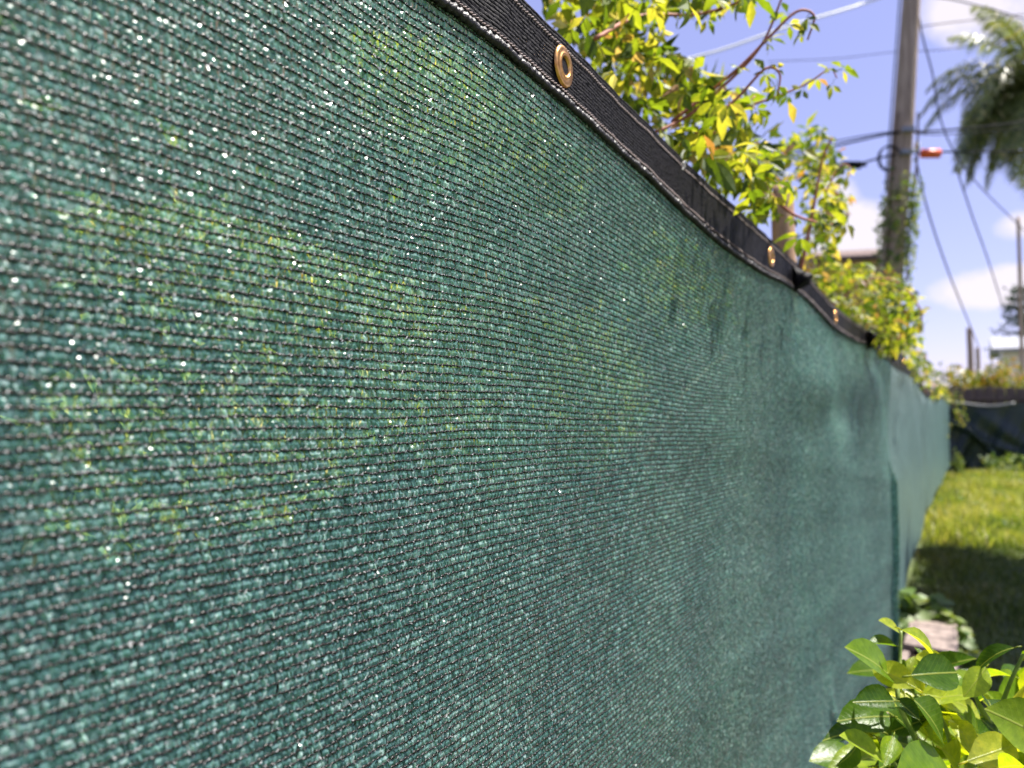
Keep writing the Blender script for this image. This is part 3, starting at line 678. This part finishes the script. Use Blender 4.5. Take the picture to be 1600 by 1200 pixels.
KN = [((1395, 1062), (1346, 1000), .60, 2), ((1402, 1010), (1358, 1003), .62, 3), ((1406, 990), (1377, 965), .63, 0), ((1408, 984), (1468, 1012), .60, 1), ((1478, 1046), (1424, 1008), .60, 1),
      ((1422, 1056), (1497, 1048), .57, 0), ((1432, 1076), (1365, 1036), .58, 2), ((1398, 1096), (1338, 1096), .57, 3), ((1426, 1092), (1499, 1156), .54, 2), ((1442, 1086), (1530, 1096), .60, 1),
      ((1382, 1192), (1319, 1140), .56, 0), ((1586, 1012), (1520, 1024), .58, 4), ((1541, 1042), (1514, 1084), .58, 2), ((1584, 1058), (1534, 1042), .60, 1), ((1612, 1062), (1583, 1108), .56, 0),
      ((1640, 1160), (1578, 1116), .56, 2), ((1510, 1190), (1584, 1164), .55, 0), ((1490, 1215), (1418, 1192), .52, 0), ((1396, 1150), (1382, 1196), .55, 3), ((1492, 1112), (1556, 1155), .60, 2),
      ((1392, 1120), (1330, 1116), .62, 2), ((1530, 1096), (1560, 1070), .60, 4), ((1560, 1150), (1540, 1125), .60, 0), ((1400, 1092), (1432, 1120), .58, 3), ((1600, 1100), (1640, 1040), .6, 2),
      ((1470, 1170), (1520, 1200), .58, 2), ((1370, 1100), (1352, 1140), .62, 1), ((1430, 1150), (1400, 1110), .63, 0), ((1560, 1200), (1600, 1190), .52, 0), ((1600, 1030), (1650, 1000), .58, 1),
      ((1365, 1150), (1400, 1165), .60, 4), ((1540, 1080), (1580, 1120), .66, 0), ((1450, 1040), (1436, 1010), .66, 2), ((1340, 1160), (1328, 1200), .62, 1)]
for (b, t, d, k) in KN:
    B = pix(b[0], b[1], d+random.uniform(-.01, .01)); T = pix(t[0], t[1], d+random.uniform(-.03, .03))
    nr = np.array((0, 0, 1.0))*random.uniform(.5, 1.1)-FW*random.uniform(.35, .9)+RT*random.uniform(-.5, .5)
    citrus(B, T, nr, k)
for _i in range(480):
    px, py = random.uniform(1345, 1700), random.uniform(1050, 1480)
    if px < 1400 and py < 1140: continue
    if 1495 < px < 1580 and py < 1110: continue
    d = random.uniform(.60, .86); a = random.uniform(0, 6.28); l = random.uniform(50, 85)
    B = pix(px, py, d); T = pix(px+math.cos(a)*l, py+math.sin(a)*l*.7, d+random.uniform(-.04, .04))
    citrus(B, T, np.array((0, 0, 1.0))*random.uniform(.5, 1)-FW*random.uniform(.1, .8)+RT*random.uniform(-.6, .6))
base = np.array((.24, .62, .10))
for path in ([(1480, 1330, .66), (1440, 1180, .62), (1405, 1100, .60), (1406, 1040, .62), (1408, 985, .63)], [(1480, 1330, .66), (1490, 1200, .62), (1470, 1120, .60), (1430, 1085, .59)],
             [(1480, 1330, .66), (1560, 1220, .62), (1560, 1130, .60), (1575, 1075, .59), (1600, 1020, .58)], [(1480, 1330, .66), (1420, 1230, .62), (1390, 1180, .58)], [(1560, 1150, .60), (1535, 1110, .59), (1525, 1090, .59)]):
    pts = [pix(*q) for q in path]
    if path[0][1] > 1300: pts = [base+np.array((random.uniform(-.01, .01), random.uniform(-.01, .01), 0)), (base+pts[0])/2+np.array((.01, .0, 0))]+pts
    pts = bez(pts, 7); n = len(pts); mb = MB(); mb.tube([q-so for q in pts], list(np.linspace(.0034, .0012, n)), 7); mb.build('branch', M['stem_green'], shrub, smooth=True)
# weed at the far end of the bed
w = thing('weed', 'small round-leaved weed sprawling over the far end of the raised bed', 'plant', (.12, 3.2, .19)); wo_ = np.array((.12, 3.2, .19))
wm = []
for k in range(3):
    mb = MB(); leaflet(mb, np.zeros(3), np.array((0, 1.0, 0)), np.array((0, 0, 1.0)), .055, .042, .1, .25, 5); o = mb.build('leaf', M['weed_leaf'], smooth=True); wm.append(o.data); COL.objects.unlink(o); bpy.data.objects.remove(o)
for path in ([(1455, 975, 2.95), (1478, 968, 2.9), (1498, 975, 2.85)], [(1430, 985, 2.9), (1440, 950, 2.95), (1455, 940, 2.95)], [(1490, 990, 2.8), (1500, 1010, 2.7), (1505, 1035, 2.6)], [(1440, 985, 2.9), (1425, 955, 2.9), (1418, 925, 2.9)], [(1450, 985, 2.9), (1460, 962, 2.9), (1480, 960, 2.85)], [(1450, 985, 2.9), (1480, 985, 2.8), (1500, 995, 2.75)], [(1440, 985, 2.9), (1420, 975, 2.85), (1412, 985, 2.8)]):
    pts = bez([pix(*q) for q in path], 6); mb = MB(); mb.tube([q-wo_ for q in pts], .002, 5); mb.build('stem', M['stem_green'], w)
    for q in pts[1:]:
        for _j in range(4):
            o = link(bpy.data.objects.new('leaf', random.choice(wm)), w); o.location = Vector(q-wo_+rng.normal(0, .012, 3)); o.rotation_euler = (random.uniform(-.9, .5), random.uniform(-.6, .6), random.uniform(0, 6.28)); o.scale = (random.uniform(.8, 1.5),)*3

def bush(name, label, c, rad, n, size, mat, cat='bush', stems=3, group=None):
    r = thing(name, label, cat, (c[0], c[1], 0), group); 
    u = rng.normal(0, 1, (n, 3)); u /= np.linalg.norm(u, axis=1)[:, None]; rr = rng.random(n)**.45*(1+.25*np.sin(u[:, 0]*5+u[:, 2]*4+c[0]*3))
    P = np.array(c)+u*rr[:, None]*np.array(rad); P[:, 2] = np.maximum(P[:, 2], .02)
    foliage_np(P, size, mat, 'foliage', r, (c[0], c[1], 0)); mb = MB()
    for k in range(stems):
        e = np.array((random.uniform(-.5, .5)*rad[0], random.uniform(-.5, .5)*rad[1], c[2])); mb.tube([(0, 0, 0), e*.5+np.array((.0, 0, .05)), e], [.02*rad[0]+.003]*3, 5)
    mb.build('stem', M['stem_brown'], r); return r
# ------------------------------------------------------------------ ground
n = 60; xs = np.concatenate([np.linspace(-400, -4, 12), np.linspace(-3.5, 5, 50), np.linspace(6, 400, 12)]); ys = np.concatenate([np.linspace(-400, -3, 10), np.linspace(-2, 18, 80), np.linspace(20, 900, 14)])
Xg, Yg = np.meshgrid(xs, ys, indexing='ij'); Zg = np.where((np.abs(Xg) < 5.2) & (Yg > -2.5) & (Yg < 18.2), rng.normal(0, .008, Xg.shape), -.01)
i, j = np.meshgrid(np.arange(len(xs)-1), np.arange(len(ys)-1), indexing='ij'); a = (i*len(ys)+j).ravel(); k = len(ys)
gd = mesh_np('ground', np.stack([Xg, Yg, Zg], -1).reshape(-1, 3), np.stack([a, a+k, a+k+1, a+1], -1), M['ground'], smooth=True); gd['kind'] = 'structure'
def blades(n, xr, yr, h, w, name, seed=0, clump=None, mat='grass'):
    X = rng.uniform(*xr, n); Y = yr[0]+(yr[1]-yr[0])*rng.random(n)**.8
    if clump is not None: hm = .55+.9*(.5+.5*np.sin(X*5+np.sin(Y*2.1)*2)*np.sin(Y*1.9+X))
    else: hm = 1
    H = rng.uniform(.4, 1.3, n)*h*hm; a = rng.uniform(0, 6.28, n); ln = rng.uniform(.1, .7, n)*H; W_ = rng.uniform(.6, 1.4, n)*w
    ca, sa = np.cos(a), np.sin(a); b2 = rng.uniform(0, 6.28, n); cb, sb = np.cos(b2), np.sin(b2)
    P = np.stack([X, Y, np.zeros(n)], -1)
    def q(t, s): return P+np.stack([ca*ln*t*t+cb*W_*s, sa*ln*t*t+sb*W_*s, H*t*(1-.25*t*ln/(H+1e-6))], -1)
    V = np.stack([q(0, -.5), q(0, .5), q(.55, .42), q(.55, -.42), q(1, 0)], 1).reshape(-1, 3); b = (np.arange(n)*5)[:, None]
    Fq = b+np.array((0, 1, 2, 3))[None]; Ft = b+np.array((3, 2, 4))[None]
    return mesh_np(name, V, [Fq, Ft], M[mat])
gr = blades(26000, (-.05, 1.3), (1.6, 7.2), .045, .006, 'lawn_grass', clump=1, mat='lawn'); gr['kind'] = 'stuff'; tag(gr, 'short lawn grass darkened for shade beside the green screen', 'grass')
gr = blades(34000, (-.15, 1.5), (6.3, 13.1), .14, .010, 'tall_grass', clump=1); gr['kind'] = 'stuff'; tag(gr, 'tall sunlit yellow-green grass in front of the dark fence', 'grass')

WL = ('leafy weed clump in the middle of the sunlit grass', 'leafy weed clump in the sunlit grass near the right edge', 'weed clump against the foot of the far green screen', 'weed clump in the grass just left of the round bush',
      'weed clump in the grass at the foot of the dark cloth', 'weed clump right at the edge of the lawn shade', 'weed clump where the lawn shade meets the green screen', 'weed clump in the far corner under the upright weed', 'weed clump at the right edge below the round bush')
for k_, (x_, y_) in enumerate(((.25, 8.4), (.62, 9.3), (.1, 10.2), (.75, 11.4), (.35, 12.2), (.5, 7.4), (.05, 7.3), (.2, 12.6), (.9, 12.8))):
    bush('weed_clump', WL[k_], (x_, y_, .05), (random.uniform(.1, .2), random.uniform(.12, .2), random.uniform(.07, .14)), 170, .05, M['weed_leaf'], 'weed', 2, 'weed clumps in the sunlit grass')
# ------------------------------------------------------------------ far fence with dark cloth
ff = thing('board_fence', 'old brown board fence across the end of the lawn', 'fence', (1.5, 13.6, 0))
mb = MB(); mb.box((0, 0, .66), (.13, .02, 1.42)); pr = mb.build('board', M['farwood'], ff); bevel(pr, .003, 1)
x = -2.2; first = True
while x < 3.5:
    o = pr if first else link(pr.copy(), ff); first = False
    o.location = (x, 0, random.uniform(-.03, .02)); x += .137
for z in (.35, 1.2): mb = MB(); mb.box((0.6, -.03, z), (5.7, .035, .07)); mb.build('rail', M['farwood'], ff)
fc = thing('shade_cloth', 'dark wrinkled shade cloth hung over the far board fence', 'shade cloth', (1.2, 13.45, 0))
nx, nz = 220, 60; xs = np.linspace(-1.3, 2.3, nx); ts = np.linspace(0, 1, nz); Xg, T = np.meshgrid(xs, ts, indexing='ij')
Xw = Xg+1.2
Yd = -.02-.05*T*np.sin(Xw*14+T*9)-.05*np.maximum(0, np.sin((Xw-.1)*6-T*6))**3*np.sin(T*3.1)-.03*np.sin(Xw*31+T*14)*T-.07*np.exp(-((T-.35-(Xw-.2)*.5)/.06)**2)-.06*np.exp(-((T-.15-(Xw-.1)*1.1)/.05)**2)
Yd = Yd*1.25; Zg = 1.12-.06*np.sin(Xw*3)**2-1.07*T
i, j = np.meshgrid(np.arange(nx-1), np.arange(nz-1), indexing='ij'); a = (i*nz+j).ravel()
mesh_np('cloth', np.stack([Xg, Yd, Zg], -1).reshape(-1, 3), np.stack([a, a+1, a+nz+1, a+nz], -1), M['blackcloth'], fc, smooth=True)
mb = MB(); mb.tube([(x_, -.045, 1.12-.06*math.sin((x_+1.2)*3)**2+.01) for x_ in np.linspace(-1.3, -.35, 20)], .022, 6); mb.build('highlight_edge', M['greyhem'], fc, smooth=True)  # highlight along the cloth top, put in as a pale grey edge
# bushes and weeds before it
p_ = pix(1570, 755, 10.6); bush('bush', 'round bright green bush in the grass before the dark cloth', (p_[0], p_[1], .14), (.30, .25, .26), 700, .07, M['weed_leaf'])
p_ = pix(1497, 735, 10.9); bush('tall_weed', 'upright weed at the corner where the green screen ends', (p_[0], p_[1], .2), (.09, .1, .24), 200, .06, M['weed_leaf'], 'plant')

# ------------------------------------------------------------------ houses, hedges, poles beyond
def at_ground(px, y): 
    d = pdir(px, 644); t = (y-CAM[1])/d[1]; q = CAM+d*t; return q[0]
x0 = at_ground(1538, 20); bush('hedge', 'yellow and orange flowering hedge beyond the far fence', (x0, 20, 1.15), (.85, .6, .95), 5200, .12, M['hedge_leaf'], 'hedge', 6)
x0 = at_ground(1592, 16); bush('hedge', 'light green hedge top at the right edge behind the board fence', (x0+.05, 16, 1.1), (.33, .3, .35), 900, .07, M['weed_leaf'], 'hedge', 4)
x0 = at_ground(1490, 24); bush('hedge', 'dull green hedge behind the corner of the fences', (x0, 24, 1.2), (.6, .6, 1.0), 900, .12, M['tree_leaf'], 'hedge', 4)
def house(name, label, px, y, w, dpt, h, rh, wall, roof, ry=0):
    x = at_ground(px, y); r = thing(name, label, 'house', (x, y, 0)); r.rotation_euler[2] = ry
    mb = MB(); mb.box((0, 0, h/2), (w, dpt, h)); mb.build('wall', wall, r)
    mb = MB(); e = .12*w
    V = [(-w/2-e, -dpt/2-e, h), (w/2+e, -dpt/2-e, h), (w/2+e, dpt/2+e, h), (-w/2-e, dpt/2+e, h), (-w/2-e, 0, h+rh), (w/2+e, 0, h+rh)]
    V = np.array(V+[(a_, b_, c_+.10) for a_, b_, c_ in V])
    mb.add(V, [(0, 4, 5, 1), (2, 5, 4, 3), (6, 7, 11, 10), (8, 9, 10, 11), (0, 1, 7, 6), (2, 3, 9, 8), (1, 5, 11, 7), (5, 2, 8, 11), (3, 4, 10, 9), (4, 0, 6, 10)]); mb.build('roof', roof, r)
    mb = MB(); V = [(-w/2, -dpt/2, h-.001), (-w/2, dpt/2, h-.001), (-w/2, 0, h+rh*.92), (w/2, -dpt/2, h-.001), (w/2, dpt/2, h-.001), (w/2, 0, h+rh*.92)]
    mb.add(np.array(V), [(0, 1, 2), (4, 3, 5), (0, 2, 5, 3), (1, 4, 5, 2)]); mb.build('gable', wall, r)
    for k in (-.28, .28):
        mb = MB(); mb.box((k*w, -dpt/2-.02, h*.6), (w*.18, .05, h*.26)); f_ = mb.build('window_frame', M['white'], r)
        mb = MB(); mb.box((k*w, -dpt/2-.05, h*.6), (w*.15, .02, h*.22)); mb.build('pane', M['glass'], f_)
    return r
house('white_house', 'white rendered house seen past the conifer at the right edge', 1634, 30, 2.4, 3, 2.9, .5, M['white'], M['greyroof'])
house('shed', 'low pale grey roofed shed behind the far fence', 1512, 22, 1.0, 1.2, 1.3, .2, M['white'], M['greyroof'])
house('tan_house', 'tan house with brown roof peeping over the creeper', 1322, 24, 2.0, 3, 5.2, .5, M['stucco'], M['roof'], .3)
def pole(name, label, a, b, r0, r1, mat, cat='pole', depth0=None):
    """a, b: world points foot and top"""
    t = thing(name, label, cat, tuple(a)); mb = MB(); m = 26
    pts = [np.array(b-a)*k/m for k in range(m+1)]; mb.tube([p+np.array((.012*math.sin(i*.7), .01*math.sin(i*1.1+1), 0))*r0*3 for i, p in enumerate(pts)], list(np.linspace(r0, r1, m+1)), 20); mb.build('shaft', mat, t, smooth=True); return t
A = pix(1380, 600, 8.2); A_ = pix(1425, 0, 8.2); dv = A_-A; foot = A-dv*(A[2]/dv[2]); topp = A+dv*1.9
up_ = pole('utility_pole', 'tall brown wooden utility pole rising behind the creeper mound', foot, topp, .148, .052, M['pole'], 'utility pole')
def onpole(py, off=0, fr=0):
    px = 1425-(py)*(45/600); return pix(px+off, py, 8.2+fr)
fo = np.array(foot)
pts = []
for _i in range(1500):
    py = random.choice((random.gauss(330, 30), random.uniform(280, 440), random.gauss(385, 40))); a = random.uniform(0, 6.28); r_ = random.uniform(.12, .20)
    c = onpole(py); pts.append(c+np.array((math.cos(a)*r_+.03, math.sin(a)*r_, 0)))
pp = thing('creeper', 'thin creeper clinging to the shaft of the utility pole', 'climbing plant', tuple(foot), 'creepers along the fence top')
foliage_np(pts[:900], .07, M['weed_leaf'], 'foliage', pp, foot)['kind'] = 'stuff'
for s in (.145, -.13):
    mb = MB(); pts = [onpole(py)+RT*s*(.9+.1*math.sin(py*.03))-FW*.08-fo for py in range(180, 460, 20)]; mb.tube(pts, .012, 5); mb.build('stem', M['stem_brown'], pp)
mb = MB(); mb.tube([onpole(y_)-RT*.15-FW*.03-fo for y_ in (-50, 120, 215, 300)], .012, 6); mb.build('conduit', M['greypaint'], up_)
for y_ in (208, 243):
    mb = MB(); c = onpole(y_)-fo; mb.box(c-FW*.13, (.12, .05, .05), rz=YAW); mb.build('bracket', M['greypaint'], up_)
mb = MB(); c = onpole(250, -22)-fo
mb.tube([c+RT*.11*math.cos(a)+UP*.13*math.sin(a)-FW*.1+FW*.006*a for a in np.linspace(0, 12.5, 50)], .009, 5); mb.build('cable_coil', M['wire'], up_)
def wire(name, label, path, r, mat='wire', grp='overhead cables'):
    pts = bez([pix(*q) for q in path], 10); o_ = np.array(pts[0]); mb = MB(); mb.tube([q-o_ for q in pts], r, 5); o = mb.build(name, M[mat]); o.location = o_
    return tag(o, label, 'cable', grp)
wire('cable', 'upper thick black cable crossing behind the palm fronds at the pole', [(1080, 262, 8.0), (1200, 248, 8.05), (1300, 229, 8.1), (1398, 208, 8.1), (1470, 204, 8.6), (1600, 190, 9.5), (1760, 160, 10.6)], .013)
wire('cable', 'thin cable just above the thick one left of the pole', [(1080, 255, 8.0), (1200, 243, 8.05), (1300, 222, 8.1), (1398, 206, 8.1), (1470, 210, 8.6), (1600, 200, 9.5), (1760, 180, 10.6)], .008)
wire('cable', 'lower black cable carrying the splice case and orange marker', [(1080, 310, 7.9), (1200, 288, 8.0), (1320, 262, 8.05), (1392, 243, 8.1), (1453, 238, 8.6), (1600, 236, 9.5), (1760, 232, 10.6)], .012)
wire('cable', 'thin black cable high across the top right corner', [(1340, -30, 8.6), (1435, -8, 9), (1500, 2, 9.5), (1600, 30, 10.2), (1760, 90, 11)], .009)
wire('cable', 'thin wire running right from high on the pole under the top cloud', [(1418, 45, 8.2), (1480, 36, 8.8), (1600, 22, 10), (1760, 0, 11)], .006)
wire('cable', 'faint wire running right from the pole just below the top cloud', [(1416, 80, 8.2), (1480, 77, 8.8), (1600, 60, 10), (1760, 40, 11)], .005)
wire('cable', 'slack cable dropping from the top of the pole to the palm', [(1430, -20, 8.2), (1440, 50, 8.3), (1457, 115, 8.6), (1468, 180, 9), (1490, 235, 9.6), (1530, 290, 11), (1600, 360, 14)], .009)
wire('cable', 'long guy wire falling from the splice height past the left of the big cloud', [(1430, 245, 8.2), (1450, 330, 8.8), (1482, 425, 10), (1512, 500, 12), (1530, 545, 16)], .010)
wire('cable', 'long guy wire falling past the right of the big cloud', [(1495, 265, 8.6), (1520, 340, 9.4), (1545, 410, 10.6), (1575, 505, 14)], .009)
wire('cable', 'sunlit white cable crossing the sky above the creeper tips', [(1000, 110, 7.6), (1120, 80, 7.6), (1230, 42, 7.7), (1330, 12, 7.9), (1400, -12, 8.2)], .014, 'wirewhite')
wire('cable', 'faint thin wire sagging left of the pole', [(1200, 96, 8.4), (1300, 92, 8.4), (1380, 83, 8.3), (1415, 80, 8.3)], .004)
c = pix(1330, 258, 8.0); mb = MB(); mb.tube([-RT*.11, -RT*.10, RT*.10, RT*.11], [.02, .042, .042, .02], 12); mb.tube([RT*.10, RT*.16], .018, 8); o = mb.build('splice_case', M['wire'], smooth=True); o.location = c; tag(o, 'black cable splice case hung on the lower cable left of the pole', 'splice case')
c = pix(1454, 240, 8.55); mb = MB(); mb.tube([-RT*.115, -RT*.10, RT*.10, RT*.115], [.03, .052, .052, .03], 12); o = mb.build('cable_marker', M['orange'], smooth=True); o.location = c; tag(o, 'orange-red plastic marker on the lower cable right of the pole', 'marker')
c = pix(1433, 228, 8.2); mb = MB(); mb.tube([-UP*.05, -UP*.02, UP*.02, UP*.05], [.02, .032, .026, .018], 10); o = mb.build('insulator', M['wirewhite'], smooth=True); o.location = c; tag(o, 'small white insulator beside the pole above the orange marker', 'insulator')
x = at_ground(1520, 34); pole('street_pole', 'thin dark distant pole above the yellow hedge', np.array((x, 34., 0)), np.array((x-.05, 34., .98+(644-512)/F*29)), .13, .10, M['pole'], 'pole')
x = at_ground(1530, 44); pole('street_pole', 'smaller fainter pole just right of the thin dark one', np.array((x, 44., 0)), np.array((x, 44., .98+(644-545)/F*38)), .12, .10, M['pole'], 'pole')
x = at_ground(1599, 22); pole('street_pole', 'slim pole at the right edge in front of the conifer', np.array((x, 22., 0)), np.array((x, 22., .98+(644-350)/F*19)), .05, .04, M['pole'], 'pole')
# conifer
x = at_ground(1600, 32); cf = thing('conifer', 'dark conifer rising at the right edge above the white house', 'tree', (x, 32, 0))
H = .98+(644-455)/F*27.5; mb = MB(); mb.tube([(0, 0, 0), (0, 0, H*.5), (0, 0, H)], [.12, .09, .02], 8); mb.build('trunk', M['stem_brown'], cf)
pts = []
for k in range(13):
    z = H-.15-k*.30; R = .35+k*.11
    for b_ in range(9):
        a = random.uniform(0, 6.28)
        for q in range(26): 
            t = random.random(); pts.append((math.cos(a)*R*t+random.gauss(0, .05), math.sin(a)*R*t+random.gauss(0, .05), z+.12*t*t+random.gauss(0, .05)))
foliage_np(np.array(pts), .16, M['conifer'], 'crown', cf, (0, 0, 0), .35)
# palm
pc = pix(1628, 150, 13.0); palm = thing('palm_tree', 'tall palm with drooping feathery fronds at the upper right edge', 'palm tree', (pc[0], pc[1], 0))
po = np.array((pc[0], pc[1], 0)); hc = pc[2]
mb = MB(); mb.tube([(0.1*math.sin(t*2), 0, hc*t) for t in np.linspace(0, 1, 14)], list(np.linspace(.22, .14, 14)), 14); mb.build('trunk', M['pole'], palm, smooth=True)
def frond(az, el, Lf, droop, twist=0, lf=.42, dead=False):
    m = 22; P = []; d = np.array((math.cos(az)*math.cos(el), math.sin(az)*math.cos(el), math.sin(el))); p = np.array((0.0, 0, hc))
    for i in range(m+1):
        P.append(p.copy()); p = p+d*Lf/m; d = d+np.array((0, 0, -droop/m*(1+i/m))); d /= np.linalg.norm(d)
    mb = MB(); mb.tube(P, list(np.linspace(.022, .005, m+1)), 5)
    for i in range(2, m+1):
        for s_ in (-1, 1):
            for sub in range(3):
                f = (i-sub/3.0); i0 = int(f); q = P[i0]+(P[min(i0+1, m)]-P[i0])*(f-i0); t = P[min(i0+1, m)]-P[max(i0-1, 0)]; t /= np.linalg.norm(t)
                sd = np.cross(t, (0, 0, 1.0)); sd /= np.linalg.norm(sd)+1e-9
                ll = lf*math.sin(math.pi*min(.97, .12+.85*f/m))**.7*random.uniform(.8, 1.15)
                dr = sd*s_*.75+t*.55+np.array((0, 0, random.uniform(-.5, .15))); dr /= np.linalg.norm(dr)
                a_ = q; b_ = q+dr*ll*.55; c_ = q+dr*ll+np.array((0, 0, -.35*ll)); wv_ = t*.012
                mb.add([a_-wv_, a_+wv_, b_+wv_*1.2, b_-wv_*1.2, c_], [(0, 1, 2, 3), (3, 2, 4)])
    o = mb.build('frond', M['palm_leaf'], palm)
    return o
lf_az = math.atan2(-RT[1], -RT[0])
for k in range(26):
    az = lf_az+(k-12.5)/12.5*math.pi+random.uniform(-.12, .12); frond(az, random.choice((1.1, .8, .45, .1, -.3))+random.uniform(-.15, .15), random.uniform(1.7, 2.2), random.uniform(1.4, 2.5), lf=.45)
for da, el, dr, ln in ((-.05, .55, 1.5, 2.7), (.12, .25, 1.7, 2.6), (-.2, .8, 1.7, 2.7), (.05, -.05, 1.3, 2.5), (-.1, .6, 2.6, 2.3), (.15, .1, 2.8, 2.0), (-.3, .45, 3.0, 2.4), (.35, .9, 2.6, 2.5), (-.7, .2, 2.4, 2.2), (.7, .3, 2.4, 2.1), (-.25, .95, 1.5, 2.4), (.2, .7, 1.9, 2.3), (.0, .35, 1.9, 2.2), (-.4, .0, 1.6, 2.1), (.4, .2, 2.4, 2.2), (.1, -.5, 1.1, 1.9), (-.15, -.2, 1.6, 2.2), (.5, 1.1, 1.3, 2.3), (-.55, 1.2, 1.1, 2.3), (.3, -.7, .8, 1.7), (.0, 1.3, 1.2, 2.3)): frond(lf_az+da, el, ln*.9, dr, lf=.45)

# ------------------------------------------------------------------ shade tree just right of the view (throws the shade on the lawn)
tr_ = thing('shade_tree', 'leafy tree beside the lawn whose shadow lies on the grass', 'tree', (3.2, 6.0, 0))
mb = MB(); mb.tube([(0, 0, 0), (.02, 0, 1.5), (-.1, -.1, 3), (-.3, -.1, 4)], [.11, .09, .07, .03], 10)
for k in range(7):
    a = k*.9; mb.tube([(-.05, 0, 2.2+k*.15), (math.cos(a)*.6-.3, math.sin(a)*.9, 3.2+k*.08), (math.cos(a)*1.1-.5, math.sin(a)*1.7, 3.9)], [.04, .025, .01], 6)
mb.build('trunk', M['stem_brown'], tr_, smooth=True)
pts = []
while len(pts) < 27000:
    X_ = random.uniform(1.4, 5.3); Y_ = random.uniform(3.4, 7.9); Z_ = random.uniform(3.3, 4.8)
    sx = X_-S[0]/S[2]*Z_; sy = Y_-S[1]/S[2]*Z_
    edge = -.02+.06*math.sin(sy*4)+(.27 if sy < 3.35 else 0)
    if sx < edge or sy > 6.1+.15*math.sin(sx*9) or sy < 2.2: continue
    if ((X_-3.35)/1.9)**6+((Y_-5.7)/2.5)**6+((Z_-4)/.9)**2 > 1.2: continue
    pts.append((X_, Y_, Z_))
foliage_np(np.array(pts), .13, M['tree_leaf'], 'crown', tr_, (3.2, 6.0, 0), .75)
